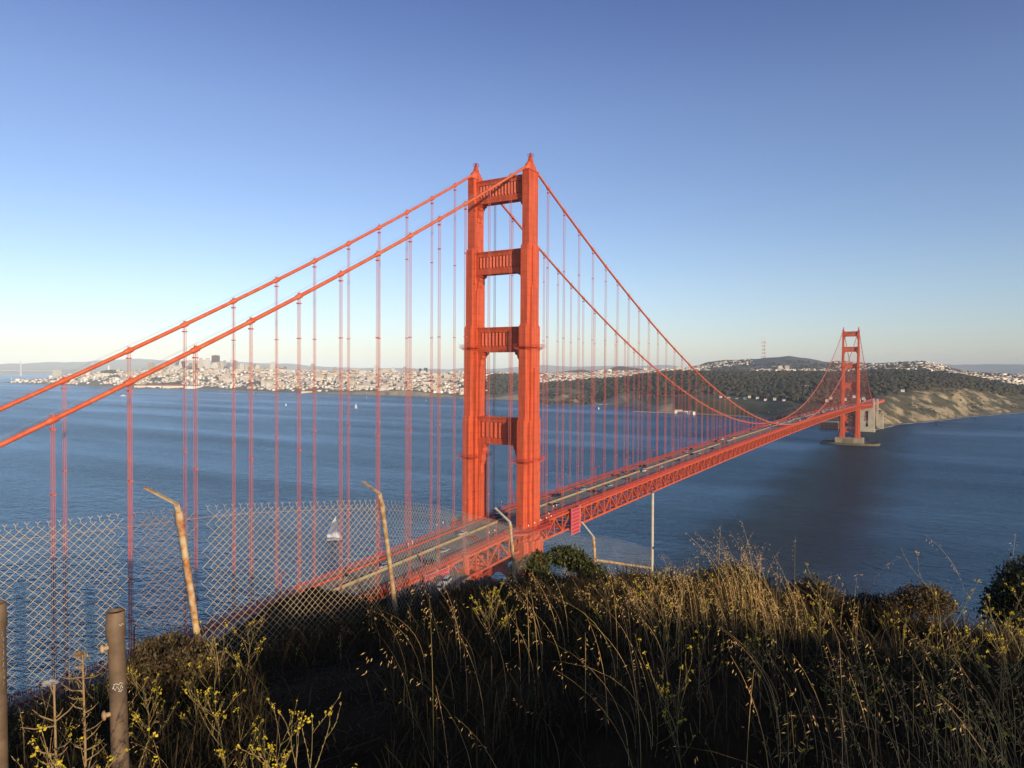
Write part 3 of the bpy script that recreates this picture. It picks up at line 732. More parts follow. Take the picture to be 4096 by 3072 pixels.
# ---------------------------------------------------------------- sea
def water_material():
    m = bpy.data.materials.new('sea water'); m.use_nodes = True; nt = m.node_tree; b = nt.nodes['Principled BSDF']
    b.inputs['Base Color'].default_value = (.008, .022, .045, 1); b.inputs['Roughness'].default_value = .22
    b.inputs['IOR'].default_value = 1.33; b.inputs['Specular IOR Level'].default_value = .5
    tc = nt.nodes.new('ShaderNodeTexCoord')
    def nz(scale, rot, sy, det=3, rough=.55):
        mp = nt.nodes.new('ShaderNodeMapping'); mp.inputs['Rotation'].default_value = (0, 0, rot); mp.inputs['Scale'].default_value = (1, sy, 1)
        nt.links.new(tc.outputs['Object'], mp.inputs['Vector'])
        n = nt.nodes.new('ShaderNodeTexNoise'); n.inputs['Scale'].default_value = scale; n.inputs['Detail'].default_value = det; n.inputs['Roughness'].default_value = rough
        nt.links.new(mp.outputs[0], n.inputs['Vector']); return n.outputs[0]
    def mth(op, a, c):
        n = nt.nodes.new('ShaderNodeMath'); n.operation = op
        for i, q in enumerate((a, c)):
            if isinstance(q, (int, float)): n.inputs[i].default_value = q
            else: nt.links.new(q, n.inputs[i])
        return n.outputs[0]
    h = mth('ADD', mth('MULTIPLY', nz(.085, .35, .45), 4.6), mth('MULTIPLY', nz(.30, .2, .5), 2.6))
    h = mth('ADD', h, mth('MULTIPLY', nz(1.1, .5, .6), .75))
    big = nz(.0042, .25, .16, 5, .6)                                    # wind lanes and slicks change the ripple height
    mr = nt.nodes.new('ShaderNodeMapRange'); mr.inputs[1].default_value = .35; mr.inputs[2].default_value = .65; mr.inputs[3].default_value = .45; mr.inputs[4].default_value = 1.4
    nt.links.new(big, mr.inputs[0])
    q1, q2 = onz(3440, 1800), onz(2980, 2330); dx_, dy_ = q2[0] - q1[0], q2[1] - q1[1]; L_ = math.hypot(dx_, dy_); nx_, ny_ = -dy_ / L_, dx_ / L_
    sp = nt.nodes.new('ShaderNodeSeparateXYZ'); nt.links.new(tc.outputs['Object'], sp.inputs[0])   # band leading away from the far pier: stronger ripple bump, browner base colour
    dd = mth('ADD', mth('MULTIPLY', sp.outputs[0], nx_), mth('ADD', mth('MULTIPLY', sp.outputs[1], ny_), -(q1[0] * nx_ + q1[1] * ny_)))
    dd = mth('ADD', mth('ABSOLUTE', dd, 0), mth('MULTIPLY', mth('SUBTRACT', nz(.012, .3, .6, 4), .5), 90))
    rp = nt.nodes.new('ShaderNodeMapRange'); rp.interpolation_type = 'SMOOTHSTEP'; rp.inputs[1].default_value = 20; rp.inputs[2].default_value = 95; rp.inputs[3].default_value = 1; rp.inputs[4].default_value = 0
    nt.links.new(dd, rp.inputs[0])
    bp = nt.nodes.new('ShaderNodeBump'); bp.inputs['Distance'].default_value = 1.0
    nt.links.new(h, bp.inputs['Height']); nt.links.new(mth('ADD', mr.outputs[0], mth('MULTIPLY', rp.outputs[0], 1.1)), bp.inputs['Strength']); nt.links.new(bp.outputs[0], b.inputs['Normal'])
    cr = nt.nodes.new('ShaderNodeMix'); cr.data_type = 'RGBA'; cr.inputs[6].default_value = (.006, .036, .088, 1); cr.inputs[7].default_value = (.011, .046, .082, 1)
    nt.links.new(nz(.0016, .6, .5, 3), cr.inputs[0])
    # scattered white caps
    wc = nt.nodes.new('ShaderNodeMapRange'); wc.inputs[1].default_value = .735; wc.inputs[2].default_value = .78
    nt.links.new(nz(.11, .2, .35, 5, .7), wc.inputs[0])
    c2 = nt.nodes.new('ShaderNodeMix'); c2.data_type = 'RGBA'; c2.inputs[7].default_value = (.5, .54, .57, 1)
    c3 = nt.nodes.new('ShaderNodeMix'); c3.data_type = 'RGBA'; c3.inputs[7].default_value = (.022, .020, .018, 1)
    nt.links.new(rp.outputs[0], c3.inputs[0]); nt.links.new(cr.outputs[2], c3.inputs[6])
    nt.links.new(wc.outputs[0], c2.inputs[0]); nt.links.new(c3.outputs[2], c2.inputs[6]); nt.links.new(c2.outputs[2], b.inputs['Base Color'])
    b.inputs['Specular IOR Level'].default_value = 0.0; b.inputs['Roughness'].default_value = .9
    fr = nt.nodes.new('ShaderNodeFresnel'); fr.inputs['IOR'].default_value = 1.33; nt.links.new(bp.outputs[0], fr.inputs['Normal'])
    gl = nt.nodes.new('ShaderNodeBsdfGlossy'); gl.inputs['Color'].default_value = (.58, .77, .93, 1); gl.inputs['Roughness'].default_value = .22; nt.links.new(bp.outputs[0], gl.inputs['Normal'])
    ms = nt.nodes.new('ShaderNodeMixShader'); nt.links.new(fr.outputs[0], ms.inputs[0]); nt.links.new(b.outputs[0], ms.inputs[1]); nt.links.new(gl.outputs[0], ms.inputs[2])
    nt.links.new(ms.outputs[0], nt.nodes['Material Output'].inputs['Surface'])
    return m
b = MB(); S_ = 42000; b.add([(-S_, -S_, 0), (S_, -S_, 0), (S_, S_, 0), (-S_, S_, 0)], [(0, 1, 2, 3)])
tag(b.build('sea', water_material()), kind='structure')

# ---------------------------------------------------------------- far shore: polar table, columns by bearing
def yh(u): return 1471 + .00563 * u
def zof(u, r, v): return at(u, v, r)[2]
WL = [(-900, 1522), (0, 1531), (109, 1535), (298, 1543), (532, 1550), (746, 1553), (995, 1566), (1298, 1576), (1597, 1584), (1860, 1594), (2074, 1601), (2162, 1606), (2398, 1620), (2533, 1630), (2637, 1648), (2697, 1650), (2796, 1658), (2945, 1665), (3070, 1676), (3180, 1688), (3289, 1701), (3420, 1713), (3504, 1721), (3540, 1712), (3605, 1697), (3726, 1687), (3888, 1667), (4096, 1651), (4500, 1618), (5200, 1570)]
def wl(u): return float(np.interp(u, [a for a, _ in WL], [c for _, c in WL]))
def rcoast(u): p = onz(u, wl(u)); return math.hypot(p[0] - CAM[0], p[1] - CAM[1])
W_ = None
COLS = {
 -900: [(9000, 1518), (9600, W_)], 0: [(7000, 1527), (8200, 1517), (8800, W_)],
 300: [(5900, 1535), (6600, 1515), (7600, 1503), (8600, W_)], 380: [(5850, 1535), (6600, 1512), (7200, 1494), (8000, 1503), (9300, W_)],
 435: [(5800, 1537), (6600, 1510), (7200, 1481), (8000, 1500), (9500, W_)], 500: [(5750, 1536), (6600, 1510), (7300, 1493), (8500, 1494), (10000, W_)],
 560: [(5700, 1537), (6500, 1508), (7300, 1490), (9000, 1490), (10500, W_)], 750: [(5500, 1537), (6200, 1502), (6900, 1482), (9000, 1484), (11000, W_)],
 1000: [(4650, 1548), (5400, 1515), (6000, 1487), (8000, 1487), (11000, W_)], 1300: [(4100, 1556), (4700, 1532), (5400, 1499), (6200, 1492), (11000, 1492)],
 1600: [(3900, 1563), (4400, 1542), (5200, 1503), (6000, 1495), (11000, 1492)], 1860: [(3500, 1573), (4000, 1553), (4800, 1512), (5600, 1498), (11000, 1494)],
 1980: [(3300, 1578), (3800, 1548), (4300, 1505), (4800, 1497), (11000, 1495)], 2160: [(2950, 1590), (3300, 1566), (3900, 1532), (4500, 1507), (5600, 1498), (11000, 1496)],
 2250: [(2850, 1594), (3150, 1576), (3800, 1530), (4700, 1504), (6500, 1495), (7400, 1486), (8500, 1494)], 2330: [(2750, 1599), (3000, 1582), (3700, 1528), (5000, 1502), (6500, 1495), (7500, 1478), (8500, 1490)],
 2400: [(2680, 1602), (2950, 1582), (3650, 1525), (4900, 1502), (6300, 1490), (6900, 1478), (7600, 1492)], 2480: [(2600, 1608), (2900, 1582), (3600, 1522), (4800, 1502), (6100, 1487), (6800, 1464), (7600, 1490)],
 2620: [(2480, 1630), (2700, 1594), (3300, 1505), (3700, 1497), (5500, 1487), (6500, 1480), (8000, 1485)], 2750: [(2330, 1645), (2500, 1604), (3200, 1500), (3700, 1492), (5500, 1484), (7500, 1471), (8500, 1485)],
 2830: [(2300, 1648), (2470, 1604), (3200, 1500), (3800, 1492), (6000, 1482), (8000, 1450), (9000, 1465)], 2900: [(2250, 1650), (2450, 1604), (3200, 1500), (3800, 1493), (6000, 1480), (8000, 1439), (9000, 1460)],
 3000: [(2180, 1655), (2420, 1612), (3200, 1505), (3800, 1496), (5600, 1480), (7000, 1440), (8000, 1438), (9000, 1460)], 3060: [(2130, 1660), (2400, 1612), (3200, 1508), (3800, 1497), (5600, 1480), (6800, 1430), (8000, 1438), (9000, 1460)],
 3150: [(2060, 1668), (2350, 1605), (3200, 1508), (3800, 1497), (5600, 1480), (6600, 1422), (8000, 1450)], 3230: [(2010, 1674), (2350, 1606), (3150, 1510), (3750, 1497), (5500, 1482), (6600, 1432), (8000, 1455)],
 3300: [(1990, 1680), (2350, 1608), (3100, 1513), (3700, 1497), (5500, 1482), (6600, 1447), (8000, 1460)], 3420: [(130, 1680), (300, 1630), (480, 1600), (2900, 1523), (3600, 1499), (5500, 1480), (6600, 1454), (8000, 1462)],
 3500: [(130, 1668), (300, 1615), (480, 1590), (2900, 1518), (3600, 1499), (5500, 1475), (7000, 1456), (8500, 1470)], 3560: [(120, 1668), (300, 1612), (450, 1577), (2900, 1520), (3550, 1499), (5500, 1474), (7000, 1452), (8500, 1470)],
 3605: [(120, 1658), (280, 1603), (430, 1567), (3000, 1520), (3500, 1498), (5500, 1472), (7000, 1449), (8500, 1470)], 3700: [(120, 1652), (280, 1600), (430, 1557), (3000, 1526), (3500, 1503), (5500, 1474), (7000, 1447), (8500, 1470)],
 3780: [(120, 1647), (280, 1597), (420, 1553), (3100, 1532), (3500, 1506), (5500, 1484), (7000, 1465), (8500, 1478)], 3850: [(120, 1642), (260, 1600), (400, 1559), (3250, 1535), (3600, 1512), (4800, 1497), (7000, 1480)],
 3950: [(120, 1638), (260, 1607), (390, 1582), (3400, 1556), (4000, 1528), (4800, 1505), (6500, 1492)], 4096: [(120, 1632), (260, 1614), (400, 1603), (3600, 1577), (4200, 1548), (5000, 1507), (6500, 1495)],
 4500: [(2750, 1606), (3200, 1590), (4200, 1555), (5200, 1510), (6500, 1497)], 5200: [(4200, 1555), (5000, 1530), (6500, 1500)]}
CU = sorted(COLS)
PROF = {}
for u in CU:
    rc_ = rcoast(u); rr = [rc_ - 500, rc_, rc_ + 25]; zz = [-25, .0, 2.5]
    for r, v in COLS[u]:
        if r < 1500: r += rc_
        if r < rc_ + 30: continue
        rr.append(r); zz.append(-12 if v is None else max(2.5, zof(u, r, v)))
    rr += [rr[-1] + 900, 30000]; zz += [zz[-1] * .6 if zz[-1] > 0 else -14, -14]
    PROF[u] = (rr, zz)
SN = lambda x, y, s: (np.sin(x * s + 1.3 * np.sin(y * s * .7 + 2)) + np.sin(y * s * 1.13 + 1.7 * np.sin(x * s * .83))) * .5
def fbm(x, y, s, o=4):
    t = 0; a = 1; n = 0
    for i in range(o): t = t + a * SN(x + 37 * i, y - 91 * i, s); n += a; a *= .5; s *= 2.13
    return t / n
def land(u, r):
    i = max(0, min(len(CU) - 2, int(np.searchsorted(CU, u)) - 1)); a, c = CU[i], CU[i + 1]; t = min(1, max(0, (u - a) / (c - a)))
    # coast-relative blend so that shorelines interpolate cleanly
    ra, rb = PROF[a][0][1], PROF[c][0][1]; rc_ = rcoast(u)
    def ev(k, r0):
        rr, zz = PROF[k]; f = (r - rc_) * math.exp(-max(0.0, r - rc_) / 900.0) + rc_ * 0
        s = math.exp(-max(0.0, r - rc_) / 900.0)
        return float(np.interp(r + (r0 - rc_) * s, rr, zz))
    return ev(a, ra) * (1 - t) + ev(c, rb) * t
def land_xyz(u, r, dz=0):
    p = at(u, 1500, r); rc_ = rcoast(u); z = land(u, r)
    if r > rc_ + 40 and z > 3:
        z += (4 if r < 3200 else 9) * float(fbm(p[0], p[1], .012, 4)) * min(1, (r - rc_) / 250)
        if u > 3440 and r < rc_ + 700: z += 7 * float(fbm(p[0] * 1.3 + p[1] * 1.6, p[1] - p[0] * .5, .024, 4)) * min(1, (r - rc_) / 70)
        z = max(1.5, z)
    return np.array([p[0], p[1], z + dz])
us = np.concatenate([np.linspace(-900, 0, 16), np.linspace(0, 3200, 220)[1:], np.linspace(3200, 4160, 190)[1:], np.linspace(4160, 5200, 24)[1:]])
ts = np.concatenate([np.linspace(-.02, .0, 3), np.linspace(0, .065, 44)[1:], np.linspace(.065, .24, 30)[1:], np.linspace(.24, 1, 56)[1:]])
V = []; Cc = []
def zone(u, r, z, rc_, slope, X, Y):
    n = float(fbm(X, Y, .011, 3)); n2 = float(fbm(X + 500, Y, .045, 3))
    forest = (.030, .036, .022); grass = (.115, .10, .045); sand = (.36, .29, .19); street = (.17, .16, .15); cliff = (.40, .31, .17); scrub = (.075, .070, .030)
    d = r - rc_
    if z < 2.0 and d < 60: return sand if u < 3000 else (.13, .11, .085)
    if u > 3440 and d < 540:
        m1 = float(fbm(X * .8 + Y * 1.9, Y * .6 - X * .9, .022, 4)); m2 = float(fbm(X + 900, Y, .075, 3)); dd = min(1, d / 420)
        t = m1 * .75 + m2 * .4 + (.24 if 3650 < u < 3790 else .22 if 3830 < u < 4010 else -.04) - abs(dd - .35) * .55
        if d < 26: return (.17, .13, .09)
        if t > .16: return tuple(q * (1 + .25 * m2) for q in cliff)
        if t > -.02: return (.21, .165, .085)
        return (.105, .088, .040) if m2 > -.15 else scrub
    if 1250 < u < 2700 and d < 130 and n2 > -.6: return (.44, .35, .23) if d < 70 else (.20, .17, .085)
    if 2100 < u < 2700 and d < 420: return (.17, .15, .07) if n > -.2 else (.10, .09, .05)
    if u >= 2700 and d < 300: return scrub if n2 > -.2 else (.13, .11, .06)
    if inforest(u, r): return forest
    if 2230 < u < 2400 and r > 6800: return (.13, .095, .05)
    if 2780 < u < 3000 and r > 6900: return (.11, .09, .055) if n > -.3 else forest
    if u > 3560 and r > 9000: return forest
    return street
def inforest(u, r):
    if 1950 <= u < 2100: return 3550 < r < 4750
    if 2100 <= u < 2600: return 2980 < r < 3850
    if 2600 <= u < 3440: return rcoast(u) + 230 < r < 3900 and r > 2330
    if 3440 <= u < 3720: return rcoast(u) + 430 < r < 3750
    if 3720 <= u < 4300: return rcoast(u) + 470 < r < 4150
    if 2420 < u < 2560 and 6200 < r < 7400: return True
    if 2990 < u < 3360 and 5900 < r < 7600: return True
    if 530 < u < 730: return 5450 < r < 5950
    if 400 < u < 470: return 6900 < r < 7500
    return False
for u in us:
    rc_ = rcoast(u)
    for t in ts:
        r = rc_ + t * (11500 - rc_) if t > 0 else rc_ * (1 + t)
        p = land_xyz(u, r)
        V.append(p); Cc.append((u, r, rc_))
nt_ = len(ts); nu = len(us); V = np.array(V).reshape(nu, nt_, 3)
sl_ = np.zeros((nu, nt_)); sl_[:, 1:-1] = (V[:, 2:, 2] - V[:, :-2, 2]) / np.maximum(1, np.hypot(V[:, 2:, 0] - V[:, :-2, 0], V[:, 2:, 1] - V[:, :-2, 1]))
colr = np.array([zone(Cc[i][0], Cc[i][1], V.reshape(-1, 3)[i, 2], Cc[i][2], sl_.reshape(-1)[i], *V.reshape(-1, 3)[i, :2]) for i in range(nu * nt_)])
idx = np.arange(nu * nt_).reshape(nu, nt_)
F = np.stack([idx[:-1, :-1], idx[1:, :-1], idx[1:, 1:], idx[:-1, 1:]], -1).reshape(-1, 4)[:, ::-1]
M['land'] = mat('far land', (1, 1, 1), .95, (.55, .55, .5), .02, .35, .05, attr=True, detail=6, fac=(.3, .7))
tag(npmesh('far_shore', V.reshape(-1, 3), F, M['land'], None, True, colr), kind='structure')

# the hills across the bay
us2 = np.linspace(-900, 4900, 240)
HY = [(-900, 1452), (0, 1455), (100, 1456), (250, 1449), (400, 1443), (600, 1439), (800, 1443), (1000, 1450), (1200, 1460), (1400, 1472), (1700, 1478), (2000, 1472), (2150, 1464), (2300, 1470), (2500, 1462), (2650, 1460), (2800, 1468), (3000, 1470), (3440, 1458), (3500, 1462), (3560, 1470), (3700, 1456), (3800, 1457), (3900, 1464), (4000, 1460), (4096, 1456), (4400, 1462), (4900, 1470)]
V = []
for u in us2:
    y1 = np.interp(u, [a for a, _ in HY], [c for _, c in HY])
    for r, f in ((17500, None), (18200, 0), (19500, .1), (21000, .35), (22500, .75), (23500, 1), (25500, .8), (28000, -.2)):
        yb = yh(u) + 16
        if f is None: z = -20
        else: z = zof(u, r, yb + (y1 - yb) * f)
        p = at(u, 1500, r); nn = float(fbm(p[0], p[1], .0022, 4)); z += (0 if f is None else f) * 55 * nn
        V.append((p[0], p[1], max(-20, z)))
V = np.array(V); idx = np.arange(len(V)).reshape(len(us2), 8)
F = np.stack([idx[:-1, :-1], idx[1:, :-1], idx[1:, 1:], idx[:-1, 1:]], -1).reshape(-1, 4)[:, ::-1]
M['hill'] = mat('far hills', (.40, .36, .27), .95, (.31, .29, .23), .0009)  # base colour lightened to carry part of the distance haze
tag(npmesh('hills', V, F, M['hill'], None, True), kind='structure')

# ---------------------------------------------------------------- scatter tools
def instance(PV, PF, pos, scl, rot=None):
    """copies of one small mesh as arrays"""
    n = len(pos); scl = np.asarray(scl, float)
    if scl.ndim == 1: scl = np.repeat(scl[:, None], 3, 1)
    rot = npr.uniform(0, 6.283, n) if rot is None else np.asarray(rot)
    c, s = np.cos(rot), np.sin(rot)
    P = PV[None] * scl[:, None, :]
    X = P[..., 0] * c[:, None] - P[..., 1] * s[:, None]; Y = P[..., 0] * s[:, None] + P[..., 1] * c[:, None]
    V = np.stack([X, Y, P[..., 2]], -1) + np.asarray(pos)[:, None, :]
    F = PF[None] + (np.arange(n) * len(PV))[:, None, None]
    return V.reshape(-1, 3), F.reshape(-1, PF.shape[1])
def crown_proto(seed, sub=2, rough=.45):
    bm = bmesh.new(); bmesh.ops.create_icosphere(bm, subdivisions=sub, radius=1)
    for v in bm.verts:
        n = noise.noise(Vector(v.co) * 1.9 + Vector((seed * 7.1, 0, 0))) + .5 * noise.noise(Vector(v.co) * 4.3 + Vector((0, seed * 3.3, 0)))
        v.co *= 1 + rough * n; v.co.z = v.co.z * .85 + .75
    P = np.array([v.co[:] for v in bm.verts]); Fq = np.array([[q.index for q in f.verts] for f in bm.faces]); bm.free(); return P, Fq
CR = [crown_proto(i) for i in range(4)]
M['forest'] = mat('forest foliage', (.05, .058, .03), .95, (.02, .028, .017), .12, attr=True, detail=2, coords='Object', fac=(.3, .7))
pos = []
def fill(u0, u1, r0, r1, sp, keep=1.0):
    a = (u1 - u0) / FPX * (r1 * r1 - r0 * r0) / 2; n = int(a / sp ** 2 * keep)
    for _ in range(n):
        u = npr.uniform(u0, u1); r = math.sqrt(npr.uniform(r0 * r0, r1 * r1))
        yield u, r
def plant_forest():
    P = []; S = []
    def ok(u, r, clear):
        p = land_xyz(u, r); k = float(fbm(p[0], p[1], .006, 3))
        return (p, k) if k > clear else (None, k)
    for reg in ((1950, 2100, 3550, 4700, 20, -.7), (2100, 2600, 3000, 3800, 19, -.55), (2600, 3440, 2330, 3750, 17, -.62), (3440, 3720, 2480, 3700, 17, -.8), (3720, 4300, 2850, 4100, 18, -.7), (2420, 2560, 6300, 7300, 26, -1), (2990, 3360, 6000, 7500, 30, -.9), (530, 730, 5480, 5900, 24, -1), (405, 465, 6950, 7450, 26, -1)):
        for u, r in fill(*reg[:5]):
            if not inforest(u, r): continue
            p, k = ok(u, r, reg[5])
            if p is None: continue
            P.append(p - np.array([0, 0, 1.5])); S.append((reg[4] * npr.uniform(.34, .62), reg[4] * npr.uniform(.34, .62), (8 + 7 * npr.random()) * .62 * (1.15 if k > .2 else .85)))
    # city trees and shoreline scrub
    for reg in ((300, 1950, 3600, 6400, 62), (2150, 2560, 3900, 6400, 60), (2600, 3500, 3800, 6200, 55), (3500, 4250, 4000, 5600, 42), (3330, 3800, 5000, 6900, 38), (2800, 3010, 6200, 7700, 40), (2120, 2700, 2560, 3000, 48)):
        for u, r in fill(*reg):
            if r < rcoast(u) + 180: continue
            p = land_xyz(u, r); k = float(fbm(p[0], p[1], .009, 3))
            if k < (-.1 if u < 2800 else -.6) or p[2] < 2.5: continue
            P.append(p - np.array([0, 0, 1])); S.append((npr.uniform(5, 13), npr.uniform(5, 13), npr.uniform(4, 8)))
    for reg in ((2720, 3440, 1950, 2350, 26), (3470, 4250, 1980, 3650, 22)):
        for u, r in fill(*reg):
            if r < rcoast(u) + (60 if u < 3440 else 100) or (u > 3440 and r > rcoast(u) + 520): continue
            p = land_xyz(u, r); k = float(fbm(p[0], p[1], .02, 3))
            if k < .12 or p[2] < 4: continue
            q_ = 1 if u < 3440 else .62
            P.append(p - np.array([0, 0, .9])); S.append((npr.uniform(4, 9) * q_, npr.uniform(4, 9) * q_, npr.uniform(1.8, 4.2) * q_))
    return np.array(P), np.array(S)
P_, S_c = plant_forest()
Vs, Fs, Cs = [], [], []; off = 0
grp = npr.integers(0, 4, len(P_))
for g in range(4):
    sel = grp == g
    v, f = instance(*CR[g], P_[sel], S_c[sel]); Vs.append(v); Fs.append(f + off); off += len(v)
    tone = npr.uniform(.65, 1.35, sel.sum()); tint = npr.uniform(-.08, .12, sel.sum())
    cc = np.stack([tone * (1 + tint), tone, tone * (1 - tint)], -1) * np.array([.062, .054, .030])
    Cs.append(np.repeat(cc, len(CR[g][0]), 0))
M['forest'] = mat('forest foliage', (1, 1, 1), .95, (.45, .5, .45), .16, attr=True, detail=2, fac=(.35, .65))
tag(npmesh('forest', np.concatenate(Vs), np.concatenate(Fs), M['forest'], None, False, np.concatenate(Cs)), 'dark evergreen woods covering the far shore hills', 'forest', kind='stuff')

# ---------------------------------------------------------------- city
def win_mat(name, c, dark=.35, sx=.3, sz=.28):
    m = bpy.data.materials.new(name); m.use_nodes = True; nt = m.node_tree; b = nt.nodes['Principled BSDF']; b.inputs['Roughness'].default_value = .7
    tc = nt.nodes.new('ShaderNodeTexCoord'); sp = nt.nodes.new('ShaderNodeSeparateXYZ'); nt.links.new(tc.outputs['Object'], sp.inputs[0])
    def mth(op, a, c=0):
        n = nt.nodes.new('ShaderNodeMath'); n.operation = op
        for i, q in enumerate((a, c)):
            if isinstance(q, (int, float)): n.inputs[i].default_value = q
            else: nt.links.new(q, n.inputs[i])
        return n.outputs[0]
    hx = mth('ADD', sp.outputs[0], sp.outputs[1])
    a = mth('GREATER_THAN', mth('FRACT', mth('MULTIPLY', hx, sx)), .5); z = mth('GREATER_THAN', mth('FRACT', mth('MULTIPLY', sp.outputs[2], sz)), .45)
    k = mth('MULTIPLY', a, z)
    mx = nt.nodes.new('ShaderNodeMix'); mx.data_type = 'RGBA'; nt.links.new(k, mx.inputs[0])
    mx.inputs[6].default_value = (*c, 1); mx.inputs[7].default_value = tuple(q * dark for q in c) + (1,)
    nt.links.new(mx.outputs[2], b.inputs['Base Color']); return m
TC = {'white': (.74, .70, .62), 'cream': (.66, .58, .44), 'beige': (.48, .40, .30), 'pale grey': (.44, .43, .42), 'grey': (.26, .26, .27), 'brown': (.13, .085, .075), 'dark blue': (.06, .075, .11), 'pink': (.50, .34, .27)}
for k_, c_ in TC.items(): M['twr_' + k_] = win_mat('tower facade ' + k_, c_, .45 if k_ not in ('brown', 'dark blue') else .6)
M['roof_red'] = mat('red tile roof', (.34, .10, .055), .8, (.27, .08, .05), .3)
M['roof_grey'] = mat('flat grey roof', (.30, .28, .26), .9)
ROT = .35
def tower_block(u0, u1, yt, yb, r, colour, label, shape='slab', name='office_tower', cat='skyscraper'):
    base = at((u0 + u1) / 2, yb, r); top = at((u0 + u1) / 2, yt, r); w = (u1 - u0) / FPX * r; h = top[2] - base[2] + 12
    o = thing(name, (base[0], base[1], base[2] - 12), ROT, label, cat); b = MB(); wx = w * .40; wy = w * .36
    if shape == 'slab':
        b.box((0, 0, h / 2), (wx, wy, h / 2)); b.build('shaft', M['twr_' + colour], o)
        b = MB(); b.box((w * .05, 0, h + 1.6), (wx * .5, wy * .5, 1.6)); b.build('roof_plant', M['roof_grey'], o)
    elif shape == 'step':
        b.box((0, 0, h * .39), (wx, wy, h * .39)); b.build('shaft', M['twr_' + colour], o)
        b = MB(); b.box((0, 0, h * .885), (wx * .66, wy * .7, h * .115)); b.build('upper_setback', M['twr_' + colour], o)
    elif shape == 'notch':
        b.box((0, 0, h / 2), (wx * .74, wy, h / 2)); b.box((0, 0, h * .47), (wx, wy * .75, h * .47)); b.build('shaft', M['twr_' + colour], o)
        b = MB(); b.box((0, 0, h + 2), (wx * .5, wy * .5, 2)); b.build('roof_plant', M['roof_grey'], o)
    elif shape == 'pyramid':
        b.box((0, 0, h / 2), (wx, wx, h / 2), 0, 0, (.08, .08)); b.build('shaft', M['twr_' + colour], o)
        b = MB(); b.box((0, 0, h + 6), (1.6, 1.6, 7), 0, 0, (.1, .1)); b.build('spire', M['twr_' + colour], o)
        for s_ in (-1, 1):
            b = MB(); b.box((s_ * wx * .42, 0, h * .62), (wx * .12, wx * .2, h * .2), 0, 0, (.6, .7)); b.build('wing', M['twr_' + colour], o)
    elif shape == 'dome':
        b.lathe([(wx, 0), (wx, h * .55), (wx * .9, h * .56), (wx * .9, h * .66)], (0, 0, 0), 20); b.build('drum', M['twr_' + colour], o)
        b = MB(); b.lathe([(wx * .86, 0), (wx * .8, h * .14), (wx * .55, h * .28), (wx * .2, h * .34), (.5, h * .35)], (0, 0, h * .66), 20); b.build('dome', mat('dome copper', (.52, .30, .14), .6), o)
    return o
